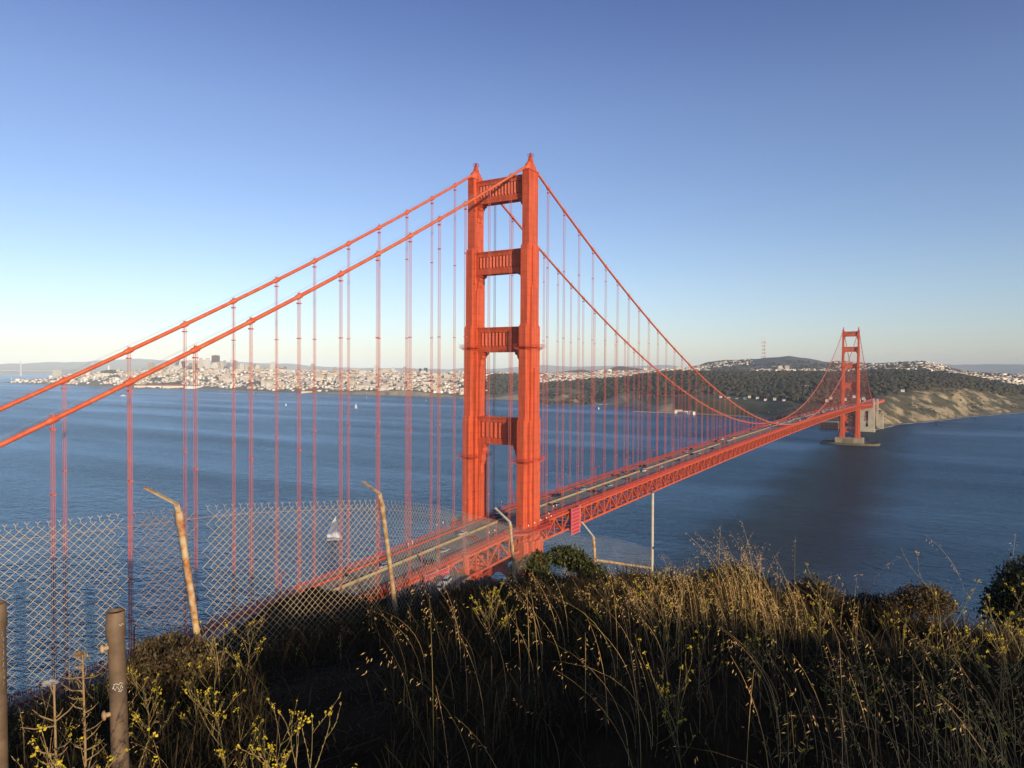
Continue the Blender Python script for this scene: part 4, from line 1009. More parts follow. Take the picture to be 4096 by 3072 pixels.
T = [(594, 615, 1451, 1483, 7600, 'beige', 'beige slab tower standing alone above the cable, leftmost of the downtown towers', 'slab'), (655, 668, 1469, 1492, 7400, 'pale grey', 'short pale grey tower left of the white stepped tower', 'slab'),
     (668, 687, 1474, 1496, 6900, 'white', 'low white stepped tower under the cable downtown', 'step'), (692, 715, 1465, 1498, 6800, 'white', 'white apartment tower below the pyramid skyscraper', 'step'),
     (712, 730, 1437, 1482, 7500, 'white', 'slender white pyramid skyscraper with a pointed top', 'pyramid'), (726, 739, 1446, 1477, 7600, 'dark blue', 'dark blue tower right beside the pyramid skyscraper', 'slab'),
     (746, 760, 1451, 1482, 7300, 'white', 'white tower right of the dark blue tower', 'slab'), (778, 793, 1444, 1484, 7500, 'cream', 'tall cream tower behind the thick hanger', 'slab'),
     (793, 818, 1443, 1478, 7700, 'grey', 'wide grey tower right of the tall cream tower', 'step'), (822, 838, 1452, 1484, 7300, 'cream', 'cream tower left of the big brown skyscraper', 'slab'),
     (848, 878, 1422, 1470, 7700, 'brown', 'tallest dark brown skyscraper of downtown with notched corners', 'notch'), (847, 877, 1450, 1482, 7200, 'white', 'white stepped block in front of the tallest brown skyscraper', 'step'),
     (879, 893, 1451, 1480, 7300, 'cream', 'cream tower right of the tallest brown skyscraper', 'slab'), (893, 905, 1441, 1476, 7800, 'pale grey', 'thin pale grey tower with a mast right of the brown skyscraper', 'step'),
     (905, 928, 1450, 1480, 7500, 'pale grey', 'broad pale grey tower in the middle of downtown', 'slab'), (930, 954, 1453, 1480, 7500, 'beige', 'beige tower left of the pinkish brown tower', 'slab'),
     (957, 977, 1453, 1474, 7500, 'pink', 'pinkish brown tower right of the downtown centre', 'slab'), (984, 1001, 1459, 1480, 7200, 'cream', 'cream tower between the pinkish tower and the grey one', 'slab'),
     (1012, 1040, 1456, 1478, 7400, 'grey', 'grey stepped tower right of the downtown cluster', 'step'), (1044, 1066, 1462, 1480, 7200, 'pale grey', 'low pale grey block between grey stepped tower and tall white one', 'slab'),
     (1082, 1101, 1449, 1484, 6900, 'white', 'tall bright white tower right end of the downtown skyline', 'slab'), (1119, 1146, 1466, 1484, 6900, 'grey', 'low wide grey block right of the tall bright white tower', 'slab'),
     (1244, 1258, 1456, 1486, 6700, 'pale grey', 'lone thin grey tower on the ridge between two hangers', 'slab'), (1200, 1228, 1476, 1492, 6400, 'cream', 'cream block left of the lone thin grey tower', 'slab'),
     (1268, 1294, 1489, 1512, 5600, 'white', 'stepped white block on the slope below the lone thin tower', 'step'), (1331, 1348, 1468, 1489, 6400, 'pink', 'pinkish tower on the ridge left of the wooded knoll', 'step'),
     (1370, 1392, 1488, 1506, 5700, 'white', 'white apartment block below the wooded knoll', 'slab'), (1410, 1434, 1474, 1490, 6200, 'cream', 'cream block right of the wooded knoll on the ridge', 'slab'),
     (1495, 1511, 1464, 1486, 6200, 'white', 'white striped tower on the ridge beside a red hanger', 'slab'), (1492, 1513, 1484, 1506, 5500, 'white', 'bright white block below the striped ridge tower', 'slab'),
     (1530, 1557, 1475, 1490, 6200, 'cream', 'wide cream block on the ridge right of the striped tower', 'slab'), (1567, 1579, 1471, 1488, 6200, 'white', 'small white tower right of the wide cream ridge block', 'slab'),
     (1609, 1628, 1467, 1501, 5600, 'beige', 'tall beige tower on the ridge left of the dark blue pair', 'step'), (1646, 1668, 1478, 1494, 6000, 'pink', 'pale pink block left of the dark blue pair', 'slab'),
     (1675, 1687, 1474, 1494, 6000, 'dark blue', 'smaller dark blue glass tower of the pair on the ridge', 'slab'), (1694, 1711, 1472, 1496, 5900, 'dark blue', 'larger dark blue glass tower of the pair on the ridge', 'slab'),
     (1565, 1594, 1534, 1557, 4250, 'beige', 'round domed rotunda with an ochre dome behind the shore trees', 'dome'),
     (3040, 3055, 1474, 1494, 5500, 'beige', 'beige apartment tower left of the hospital complex', 'slab'), (3085, 3108, 1466, 1496, 5400, 'grey', 'grey block at the left of the hospital complex on the hill', 'slab'),
     (3106, 3134, 1463, 1497, 5350, 'cream', 'large cream block in the middle of the hospital complex', 'step'), (3136, 3158, 1463, 1496, 5450, 'beige', 'beige block at the right of the hospital complex', 'slab'),
     (3160, 3200, 1478, 1497, 5400, 'cream', 'low cream wing right of the hospital complex', 'slab'), (2572, 2592, 1471, 1486, 5800, 'white', 'white block on the ridge right of the dark wooded hill', 'slab'), (2572, 2612, 1484, 1496, 5000, 'cream', 'wide cream block above the woods right of the dark hill', 'step'),
     (2700, 2740, 1468, 1484, 5600, 'cream', 'cream blocks on the ridge left of the twin hills', 'slab')]
rt_ = random.Random(4)
for i in range(46):                                              # the rest of the downtown cluster
    u = rt_.choice((rt_.uniform(590, 1150), rt_.uniform(650, 960))); w = rt_.uniform(9, 20); h = rt_.uniform(14, 38) * (1.25 if 680 < u < 950 else .8); yb = rt_.uniform(1480, 1494)
    c = rt_.choice(('white', 'cream', 'cream', 'pale grey', 'beige', 'white', 'grey'))
    o = tower_block(u - w / 2, u + w / 2, yb - h, yb, rt_.uniform(6700, 7900), c, '%s mid rise block in the downtown cluster under the taller named towers' % c, rt_.choice(('slab', 'slab', 'step'))); o['label'] = 'plain %s mid rise block in the downtown cluster' % c; o['group'] = '%s mid rise blocks downtown' % c
for t in T: tower_block(*t[:7], shape=t[7], name='rotunda' if t[7] == 'dome' else ('office_tower' if t[0] < 1200 else 'apartment_tower'), cat='rotunda' if t[7] == 'dome' else ('skyscraper' if t[0] < 1200 else 'building'))
# memorial tower on the wooded hill
p = land_xyz(435, 7200); o = thing('memorial_tower', (p[0], p[1], p[2] - 4), 0, 'pale fluted column tower on the wooded hill at left', 'tower')
zt__ = zof(435, 7200, 1461) - p[2] + 4
b = MB(); b.lathe([(9, 0), (9, zt__ * .85), (8, zt__ * .86)], (0, 0, 0), 14); b.build('shaft', M['twr_white'], o)
b = MB(); b.lathe([(7.5, 0), (7.5, zt__ * .12), (6, zt__ * .14)], (0, 0, zt__ * .86), 14); b.build('lantern', M['twr_white'], o)

# houses: the 240 biggest as things, the rest as one mass
HC = [((.78, .72, .62), 'white'), ((.70, .60, .44), 'cream'), ((.60, .50, .36), 'tan'), ((.80, .78, .73), 'white'), ((.52, .47, .42), 'grey'), ((.66, .52, .40), 'peach'), ((.36, .32, .29), 'dull grey'), ((.72, .66, .52), 'cream')]
for c_, n_ in HC: M.setdefault('house_' + n_, win_mat('house wall ' + n_, c_, .6, .22, .33))
def house_arrays(P, S, ROTS, CI, gable):
    """walls and roofs of many houses"""
    Vs, Fs, Cs = [], [], []; off = 0
    for p, s, r, ci, g in zip(P, S, ROTS, CI, gable):
        c, sn = math.cos(r), math.sin(r)
        def tr(x, y, z): return (p[0] + x * c - y * sn, p[1] + x * sn + y * c, p[2] + z)
        a, b_, h = s
        vs = [tr(x, y, z) for z in (-6, h) for x, y in ((-a, -b_), (a, -b_), (a, b_), (-a, b_))]
        w = np.array(HC[ci][0]) * npr.uniform(.85, 1.18); rf = np.array((.30, .27, .25)) if not g else np.array((.33, .13, .08)) * npr.uniform(.6, 1.1)
        rt = h + (b_ * .5 if g else .01)
        vs2 = [tr(-a, -b_, h), tr(a, -b_, h), tr(a, b_, h), tr(-a, b_, h), tr(-a * (.85 if g else 1), 0 if g else -b_, rt), tr(a * (.85 if g else 1), 0 if g else -b_, rt), tr(a * (.85 if g else 1), 0 if g else b_, rt), tr(-a * (.85 if g else 1), 0 if g else b_, rt)]
        Vs += vs + vs2; Cs += [w] * 8 + [rf] * 8
        q = [(0, 1, 5, 4), (1, 2, 6, 5), (2, 3, 7, 6), (3, 0, 4, 7), (8, 9, 13, 12), (9, 10, 14, 13), (10, 11, 15, 14), (11, 8, 12, 15), (12, 13, 14, 15)]
        Fs += [tuple(k + off for k in f) for f in q]; off += 16
    return np.array(Vs), np.array(Fs), np.array(Cs)
REG = [(250, 560, 5650, 8000, 30, 1), (560, 1000, 5050, 8300, 31, 1), (1000, 1300, 4150, 7400, 31, 1), (1300, 1600, 3850, 6600, 30, 1), (1600, 1950, 3400, 6100, 30, 1), (-200, 250, 5900, 8400, 60, 1), (1950, 2160, 4500, 6200, 32, 1), (2150, 2440, 3950, 6600, 30, 1), (2440, 2620, 3900, 6000, 31, 1),
       (2600, 2830, 5000, 7000, 40, 1), (2830, 3010, 6300, 7500, 36, .5), (3000, 3330, 4600, 5600, 60, 1), (3330, 3560, 5000, 6900, 38, .42), (3560, 3790, 4700, 6900, 36, .45), (3790, 4300, 4000, 5400, 31, .7)]
P, S, CI, G, UR = [], [], [], [], []
cr, sr = math.cos(ROT), math.sin(ROT)
for u0, u1, r0, r1, sp, keep in REG:
    for u, r in fill(u0, u1, r0, r1, sp, keep):
        if r < rcoast(u) + 120 or inforest(u, r): continue
        p = land_xyz(u, r)
        gx = p[0] * cr + p[1] * sr; gy = -p[0] * sr + p[1] * cr                # snap to a street grid
        gx = round(gx / 62) * 62 + npr.choice((-17, 17)) + npr.uniform(-3, 3); gy = round(gy / 15) * 15 + npr.uniform(-2, 2)
        x, y = gx * cr - gy * sr, gx * sr + gy * cr
        k = float(fbm(x, y, .009, 3))
        if k > .5: continue
        if p[2] < 2.6: continue
        # height at the moved spot
        d = np.array([x - CAM[0], y - CAM[1]]); rr = math.hypot(*d); uu, _ = uv_of((x, y, 100))
        if rr < rcoast(uu) + 90 or inforest(uu, rr): continue
        z = land(uu, rr)
        if z < 2.6: continue
        big = npr.random() < .07
        P.append((x, y, z)); S.append((npr.uniform(8, 14), npr.uniform(6, 8.5), npr.uniform(6.5, 12)) if not big else (npr.uniform(14, 26), npr.uniform(10, 18), npr.uniform(12, 30) if uu < 1900 else npr.uniform(8, 15)))
        CI.append(int(npr.integers(0, len(HC)))); G.append(npr.random() < .10); UR.append((uu, rr))
P = np.array(P); S = np.array(S); CI = np.array(CI); G = np.array(G); UR = np.array(UR)
size = S[:, 2] * np.maximum(S[:, 0], S[:, 1]) / UR[:, 1] ** 2 * ((UR[:, 0] > 0) & (UR[:, 0] < 4096)) * ((np.abs(UR[:, 0] - 2000) > 170))
order = np.argsort(-size); NB = 210
ROTS = ROT + npr.choice((0, 0, math.pi / 2), len(P)) + npr.uniform(-.04, .04, len(P))
rest = order[NB:]
V, F, Cc_ = house_arrays(P[rest], S[rest], ROTS[rest], CI[rest], G[rest])
M['houses'] = mat('house mass', (1, 1, 1), .8, attr=True)
tag(npmesh('houses', V, F, M['houses'], None, False, Cc_), 'cream and white houses covering the far city slopes', 'houses', kind='stuff')
def where(u):
    return ('below the downtown towers' if u < 1150 else 'on the ridge slopes left of the near tower' if u < 1950 else 'above the woods right of the near tower' if u < 2700 else 'on the hillside near the far tower' if u < 3560 else 'in the district at the far right')
for i in order[:NB]:
    a, b_, h = S[i]; nm = 'apartment_block' if h > 13 else 'house'
    cn = HC[CI[i]][1]
    b = MB(); b.box((0, 0, h / 2 - 3), (a, b_, h / 2 + 3)); 
    o = b.build('wall', M['house_' + cn]); root = thing(nm, P[i], ROTS[i], 'distant %s %s %s' % (cn, 'flat block' if nm == 'apartment_block' else 'house with a low roof', where(UR[i, 0])), 'building', '%s %ss %s' % (cn, nm.replace('_', ' '), where(UR[i, 0])))
    o.parent = root
    b = MB()
    if G[i]: b.add([(-a - .4, -b_ - .4, h), (a + .4, -b_ - .4, h), (a + .4, b_ + .4, h), (-a - .4, b_ + .4, h), (-a * .8, 0, h + b_ * .5), (a * .8, 0, h + b_ * .5)], [(0, 1, 5, 4), (2, 3, 4, 5), (1, 2, 5), (3, 0, 4), (3, 2, 1, 0)])
    else: b.box((0, 0, h + .5), (a + .3, b_ + .3, .5))
    b.build('roof', M['roof_red'] if G[i] else M['roof_grey'], root)

# long sheds and barracks along the far shore
def shed(u0, u1, v, depth, h, wall, roof, label, name='shed', cat='building', r=None):
    a = onz(u0, v, 3.0); c = onz(u1, v, 3.0)
    if r: a = at(u0, v, r); c = at(u1, v, r)
    d = np.array([c[0] - a[0], c[1] - a[1]]); L = np.hypot(*d); ang = math.atan2(d[1], d[0])
    z0 = (a[2] + c[2]) / 2
    o = thing(name, ((a[0] + c[0]) / 2, (a[1] + c[1]) / 2, z0), ang, label, cat)
    b = MB(); b.bb(-L / 2, L / 2, 0, depth, -4, h); b.build('wall', wall, o)
    b = MB(); e = .5
    b.add([(-L / 2 - e, -e, h), (L / 2 + e, -e, h), (L / 2 + e, depth + e, h), (-L / 2 - e, depth + e, h), (-L / 2 - e, depth / 2, h + depth * .22), (L / 2 + e, depth / 2, h + depth * .22)], [(0, 1, 5, 4), (2, 3, 4, 5), (1, 2, 5), (3, 0, 4), (3, 2, 1, 0)])
    b.build('roof', roof, o); return o
CW, WW = M['house_cream'], M['house_white']
for a in [(536, 588, 1550, 40, 14, CW, M['roof_red'], 'cream pier shed at the left end of the waterfront row'), (590, 646, 1551, 40, 15, WW, M['roof_red'], 'white pier shed second in the waterfront row'), (650, 735, 1552, 40, 16, CW, M['roof_red'], 'longest cream pier shed of the waterfront row'), (738, 807, 1553, 40, 15, WW, M['roof_grey'], 'white pier shed at the right end of the waterfront row'),
          (1205, 1248, 1571, 30, 8, CW, M['roof_red'], 'low shore hall with a red roof left of the near tower'), (1760, 1850, 1556, 40, 10, WW, M['roof_red'], 'long white hall with a red roof left of the near tower'),
          (2030, 2078, 1560, 30, 11, WW, M['roof_red'], 'white hall with red roof seen between the tower legs'), (1960, 2010, 1568, 26, 8, CW, M['roof_red'], 'low cream hall behind the beach seen between the tower legs'),
          (2160, 2196, 1590, 30, 11, WW, M['roof_red'], 'white building with a red roof just right of the near tower'), (2196, 2282, 1584, 40, 9, CW, M['roof_grey'], 'long pale hangar behind the beach right of the tower'),
          (2228, 2264, 1568, 22, 12, WW, M['roof_red'], 'white lodge with a red roof in the trees right of tower'), (2325, 2362, 1597, 22, 7, WW, M['roof_red'], 'red roofed shed on the shore grass'), (2378, 2420, 1600, 18, 6, WW, M['roof_grey'], 'first white barrack of the beach row'), (2422, 2466, 1602, 18, 6, WW, M['roof_grey'], 'second white barrack of the beach row'),
          (2490, 2518, 1606, 18, 7, WW, M['roof_red'], 'white hut between barracks and boat station'), (2532, 2556, 1622, 18, 9, WW, M['roof_red'], 'white boat station building with red roof'), (2556, 2576, 1612, 18, 9, WW, M['roof_grey'], 'white house behind the boat station'), (2552, 2580, 1602, 18, 8, CW, M['roof_red'], 'cream house above the boat station'), (2636, 2658, 1608, 18, 9, WW, M['roof_grey'], 'white cottage right of the boat station')]: shed(*a)
for a in [(2699, 2731, 1651, 14, 8, CW, M['roof_grey'], 'cream shed at the foot of the long pier'), (2736, 2752, 1653, 12, 7, WW, M['roof_red'], 'white hut right of the pier shed'), (2756, 2770, 1655, 12, 7, WW, M['roof_grey'], 'white cottage second right of the pier shed'), (2772, 2782, 1656, 10, 7, WW, M['roof_grey'], 'small white boathouse last on the pier shore')]: shed(*a)
for i, (u, v, r, w) in enumerate([(3235, 1552, 2700, 26), (3290, 1549, 2750, 30), (2985, 1590, 2500, 14), (3000, 1592, 2490, 14), (3030, 1594, 2500, 16), (3060, 1596, 2450, 14), (3095, 1600, 2400, 16), (3130, 1602, 2380, 14), (3300, 1598, 2300, 18), (3330, 1594, 2300, 18), (3385, 1596, 2280, 20), (3420, 1592, 2280, 18), (3455, 1596, 2230, 16), (3610, 1560, 2460, 32), (2880, 1593, 2520, 12), (2910, 1594, 2515, 12), (2940, 1594, 2510, 12)]):
    hw = 4.5 + w * .11; v += (i * 37 % 11) - 5; u += (i * 53 % 17) - 8
    nm = ('white house in a forest clearing left of the far tower', 'large white house in the clearing behind the far tower cable')[i] if i < 2 else ('low pale building on the cliff top at right' if i == 13 else 'small pale house at the wood edge behind the bridge deck')
    oo = shed(u - hw, u + hw, v, 9, 3.6, WW if i % 3 else CW, M['roof_red'] if i % 4 == 1 else M['roof_grey'], nm, 'cottage', 'house', r=r)
    if i >= 2 and i != 13: oo['group'] = 'small pale houses at the wood edge'
# viaduct, piers
def deck_thing(name, a, c, w, z, legs, m, label, cat, leg_h=6):
    d = np.array(c[:2]) - np.array(a[:2]); L = np.hypot(*d); ang = math.atan2(d[1], d[0])
    o = thing(name, (a[0], a[1], z), ang, label, cat); b = MB(); b.bb(0, L, -w / 2, w / 2, -1, .4); b.build('deck', m, o)
    n = max(2, int(L / legs))
    b = MB()
    for k in range(n + 1):
        for y in (-w * .4, w * .4): b.bb(L * k / n - .5, L * k / n + .5, y - .5, y + .5, -leg_h, -1)
    b.build('trestle', M['roof_grey'], o); return o
deck_thing('long_pier', onz(2533, 1650), onz(2700, 1656), 9, 4, 14, M['pale_concrete'], 'long low pier reaching left from the far shore', 'pier')
deck_thing('boat_pier', onz(2398, 1621), onz(2525, 1622), 6, 3.5, 14, M['pale_concrete'], 'short white pier by the boat station', 'pier')
q1, q2 = at(2562, 1582, 2760), at(2747, 1580, 2640)
deck_thing('viaduct', q1, q2, 14, (q1[2] + q2[2]) / 2, 30, M['orange'], 'low rust red viaduct crossing in front of the woods', 'viaduct', 16)
b = MB(); p1, p2 = onz(872, 1563), onz(1060, 1568)
b.bar((p1[0], p1[1], 1), (p2[0], p2[1], 1), 8, 2.4); tag(b.build('breakwater', M['concrete']), 'thin low breakwater off the city marina', 'breakwater')
# surf and rocks along the far point
vs = []
for u in np.linspace(3270, 4160, 160):
    rc_ = rcoast(u); w_ = 5 + 13 * max(0, float(fbm(u, 3, .09, 3)) + .35)
    if u < 3420: w_ *= .5
    for r in (rc_ - w_, rc_ + 6): p = at(u, 1500, r); vs.append((p[0], p[1], .25))
b = MB(); b.add(vs, [(2 * i, 2 * i + 2, 2 * i + 3, 2 * i + 1) for i in range(159)]); tag(b.build('surf', M['foam']), 'white surf line along the foot of the far cliffs', 'surf', kind='stuff')
M['rock'] = mat('sea rock', (.07, .06, .05), .9, (.04, .035, .03), .4, .4, 1)
for i, (u, v, s_, lab) in enumerate(((3868, 1664, 8, 'largest dark rock in the sea off the far cliffs'), (3846, 1668, 4, 'small dark rock left of the largest sea rock'), (3748, 1698, 4.5, 'small dark rock off the surf right of the far pylon'), (3905, 1672, 3.5, 'smallest dark rock out to the right of the largest one'))):
    p = onz(u, v); ro = npmesh('sea_rock', CR[i][0] * np.array([s_ * 1.5, s_, s_ * .6]) - np.array([0, 0, s_ * .3]), CR[i][1], M['rock']); ro.location = (p[0], p[1], 0); tag(ro, lab, 'rock')
# brick fort under the bridge
o = thing('brick_fort', (1690, 86, 0), 0, 'square brick fort on the point behind the far tower leg', 'fort')
M['brick'] = mat('fort brick', (.36, .14, .075), .85, (.28, .11, .06), .2)
b = MB(); b.bb(-26, 26, -19, 24, -2, 15); b.build('wall', M['brick'], o)
b = MB(); b.bb(-27, 27, -20, 25, 15, 16.2); b.bb(-22, 22, -15, 20, 16.2, 16.6); b.build('parapet', M['pale_concrete'], o)
b = MB()
for k in range(5): b.bb(-20 + k * 9, -17 + k * 9, -19.1, -18.9, 5, 8); b.bb(-20 + k * 9, -17 + k * 9, -19.1, -18.9, 10, 12.5)
for k in range(4): b.bb(-26.1, -25.9, -14 + k * 10, -11 + k * 10, 5, 8)
b.build('gun_port', M['dark'], o)
# radio tower on the hill
p = at(3055, 1434, 8000); zt__ = zof(3055, 8000, 1347) - p[2]
o = thing('radio_tower', (p[0], p[1], p[2] - 6), 0, 'tall red and white three legged radio mast on the hill', 'radio mast')
M['mast_red'] = mat('mast red', (.5, .09, .06), .6); M['mast_white'] = mat('mast white', (.7, .68, .66), .6)
hh = zt__ * .79
def lw(t): return 24 - 12 * min(1, t / .6) + 8 * max(0, (t - .6) / .4)
for k in range(3):
    b = MB(); an = 2.09 * k
    for j in range(10):
        t0, t1 = j / 10, (j + 1) / 10
        b.bar((lw(t0) * math.cos(an), lw(t0) * math.sin(an), t0 * hh), (lw(t1) * math.cos(an), lw(t1) * math.sin(an), t1 * hh), 4.2, 4.2, j % 2)
    b.build('leg', [M['mast_white'], M['mast_red']], o)
    b = MB(); b.bar((lw(1) * math.cos(an), lw(1) * math.sin(an), hh), (lw(1) * math.cos(an), lw(1) * math.sin(an), zt__ + 4), 2.6); b.build('antenna', M['mast_white'], o)
for t in (.12, .34, .55, .78, 1.0):
    b = MB()
    for k in range(3):
        a1, a2 = 2.09 * k, 2.09 * (k + 1)
        b.bar((lw(t) * math.cos(a1), lw(t) * math.sin(a1), t * hh), (lw(t) * math.cos(a2), lw(t) * math.sin(a2), t * hh), 3.0)
    b.build('cross_arm', M['mast_red'], o)
# pale suspension bridge far away at left
bz = 58
o = thing('far_bridge', tuple(onz(83, 1505)), 0, 'faint pale suspension bridge far away at the left edge', 'bridge'); O_ = onz(83, 1505)
M['far_steel'] = mat('far bridge steel', (.5, .5, .5), .6)
tw = [(-330, 1501), (83, 1505), (370, 1497)]
for u, v in tw:
    p = onz(u, v) - O_; s = math.hypot(*(onz(u, v) - CAM)[:2]) / 2797
    b = MB()
    for q in (-1, 1): b.box((p[0] + q * 8 * math.sin(YAW), p[1] - q * 8 * math.cos(YAW), 105 * s / 4.2), (4.5, 4.5, 105 * s / 4.2), 0, 0, (.7, .7))
    for z in (60, 110, 160, 195): b.box((p[0], p[1], z * s / 4.2), (4, 9, 5), YAW - math.pi / 2 + math.pi / 2)
    b.build('tower', M['far_steel'], o)
p = onz(228, 1507) - O_; b = MB(); b.box((p[0], p[1], 55), (50, 44, 58), .4, 0, (.9, .9)); b.build('anchorage', M['pale_concrete'], o)
b = MB(); k = [onz(u, v) - O_ for u, v in ((-700, 1500), (-330, 1501), (83, 1505), (228, 1507), (370, 1497), (500, 1492))]
for a, c in zip(k[:-1], k[1:]): b.bar((a[0], a[1], bz + 40), (c[0], c[1], bz + 40), 18, 11)
b.build('deck', M['far_steel'], o)
b = MB()
for a, c, za, zc in ((k[1], k[2], 205, 205), (k[2], k[3], 205, 105), (k[3], k[4], 105, 205)):
    pts = [(a[0] + (c[0] - a[0]) * t, a[1] + (c[1] - a[1]) * t, za + (zc - za) * t - 4 * (100 if za == zc else 25) * t * (1 - t)) for t in np.linspace(0, 1, 9)]
    b.tube(pts, 1.6, 5)
b.build('cable', M['far_steel'], o)
# ---------------------------------------------------------------- the headland the photo was taken from
EYE = CAM[2]
HP = []                                                          # control points X, Y, Z
def hp(u, *rz):
    for r, dz in rz: p = at(u, 1500, r); HP.append((p[0], p[1], EYE + dz))
HP.append((CAM[0], CAM[1], EYE - 1.62))
hp(-400, (3, -2.15), (5.5, -2.6), (8, -3.5), (15, -8.5), (40, -26), (90, -45))
hp(100, (3.5, -2.3), (6.2, -2.75), (9, -3.8), (15, -8.6), (40, -26), (90, -48))
hp(500, (3.5, -2.3), (6.8, -2.85), (9, -3.7), (15, -8.4), (42, -24), (92, -46))
hp(800, (4, -2.3), (7.6, -3.0), (10, -3.9), (16, -8.0), (45, -22), (95, -40))
hp(1010, (16, -7.6), (50, -20.5), (92, -33))
hp(1250, (4, -2.15), (7, -2.75), (10.5, -3.7), (16, -6.4), (50, -18.2), (90, -28.6), (130, -62))
hp(1560, (4, -2.05), (8, -2.95), (11.2, -3.75), (17, -6.5), (50, -19), (90, -31.5), (125, -58))
hp(1800, (8, -2.9), (12.5, -4.1), (18, -6.8), (50, -21), (90, -38), (130, -58))
hp(2100, (4, -2.0), (8, -2.75), (13, -4.1), (17, -5.6), (25, -9.8), (50, -24), (100, -50))
hp(2400, (4, -2.0), (8, -2.65), (13, -3.9), (18, -5.2), (22, -6.9), (30, -12.5), (60, -34))
hp(2700, (4, -2.0), (7, -2.4), (12, -3.75), (17, -6.3), (24, -11), (45, -28))
hp(3050, (4, -2.0), (7, -2.4), (9.5, -3.05), (12, -4.9), (20, -12), (40, -30))
hp(3500, (4, -2.0), (7, -2.4), (9.2, -3.0), (12, -5.0), (20, -12), (40, -30), (100, -85))
hp(4000, (4, -2.0), (7, -2.35), (9, -2.95), (12, -4.6), (20, -11), (40, -28), (100, -85))
hp(4600, (4, -1.95), (8, -2.6), (12, -3.8), (20, -8))
HP += [(-75, -20, 69.5), (-90, -22, 70.3), (-62, -19, 67), (-50, -25, 55), (-30, -30, 40), (-100, -22, 70.5), (-150, -20, 69), (-190, -20, 68), (-240, -20, 66), (-340, -20, 66), (-150, 0, 60), (-200, 0, 58), (-250, 0, 58), (-340, 0, 58),
       (-100, 0, 55), (-50, 0, 25), (0, 0, 8), (20, -40, 0), (20, 0, 2), (60, -100, -6), (-20, -60, 30), (-20, -110, 22), (0, -160, -3), (-80, -200, 30), (-150, 18, 56), (-250, 18, 56), (-100, 34, 20), (-160, 36, 35), (-250, 40, 40), (-50, 30, 0),
       (-262, -172, 143.0), (-258, -172, 142.6), (-256, -172, 142.4), (-255, -172, 142.7), (-254, -172, 143.2), (-252.5, -172, 143.1), (-251, -172, 142.7), (-250, -172, 142.2), (-248.5, -172, 141.7), (-245, -172, 140.2), (-241, -172, 138.8), (-230, -172, 135.8), (-220, -172, 132.6), (-208, -172, 129), (-187, -172, 117.5), (-170, -165, 104), (-270, -186, 142.6), (-280, -200, 139), (-300, -180, 141), (-258, -190, 139), (-240, -195, 127), (-290, -161, 139.5),
       (-268, -150, 137), (-262, -140, 131), (-256, -155, 139.4), (-258, -163, 140.3), (-252, -166, 140.6), (-255, -168, 141.6),
       (-150, -250, 0), (-250, -300, 15), (-350, -300, 60), (-350, -100, 105), (-420, -160, 120), (-300, -80, 98), (-260, -90, 96), (-200, -230, 70), (100, -60, -10), (100, 100, -12), (0, 80, -12), (-150, 120, -12), (200, 0, -14), (-250, 150, -10), (-420, -400, 10), (-420, 150, 10), (120, -250, -14), (-40, -330, -12)]
HP = np.array(HP)
_D = np.sqrt(((HP[:, None, :2] - HP[None, :, :2]) ** 2).sum(-1) + .04)
_Wt = np.linalg.solve(_D + 1e-3 * np.eye(len(HP)), HP[:, 2])
def ground(x, y):
    x = np.atleast_1d(np.asarray(x, float)); y = np.atleast_1d(np.asarray(y, float))
    d = np.sqrt((x[:, None] - HP[None, :, 0]) ** 2 + (y[:, None] - HP[None, :, 1]) ** 2 + .04)
    z = d @ _Wt
    r = np.hypot(x - CAM[0], y - CAM[1])
    z = z + .10 * fbm(x, y, 1.3, 3) * np.clip(r / 4, 0, 1) + np.clip((r - 14) / 60, 0, 1) * 2.2 * fbm(x, y, .09, 3)
    return z
ang = np.linspace(0, 2 * math.pi, 280, endpoint=False); rad = np.concatenate([[.02], np.geomspace(.5, 330, 120)])
A_, R_ = np.meshgrid(ang, rad, indexing='ij'); X_ = CAM[0] + R_ * np.cos(A_); Y_ = CAM[1] + R_ * np.sin(A_)
Z_ = ground(X_.ravel(), Y_.ravel()); idx = np.arange(A_.size).reshape(A_.shape); ix2 = np.roll(idx, -1, 0)
F = np.stack([idx[:, :-1], idx[:, 1:], ix2[:, 1:], ix2[:, :-1]], -1).reshape(-1, 4)
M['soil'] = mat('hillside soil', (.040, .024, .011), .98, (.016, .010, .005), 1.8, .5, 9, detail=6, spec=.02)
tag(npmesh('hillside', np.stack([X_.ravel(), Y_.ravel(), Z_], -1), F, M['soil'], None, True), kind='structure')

def gp(u, r, dz=0.0):
    p = at(u, 1500, r); return np.array([p[0], p[1], float(ground(p[0], p[1])[0]) + dz])

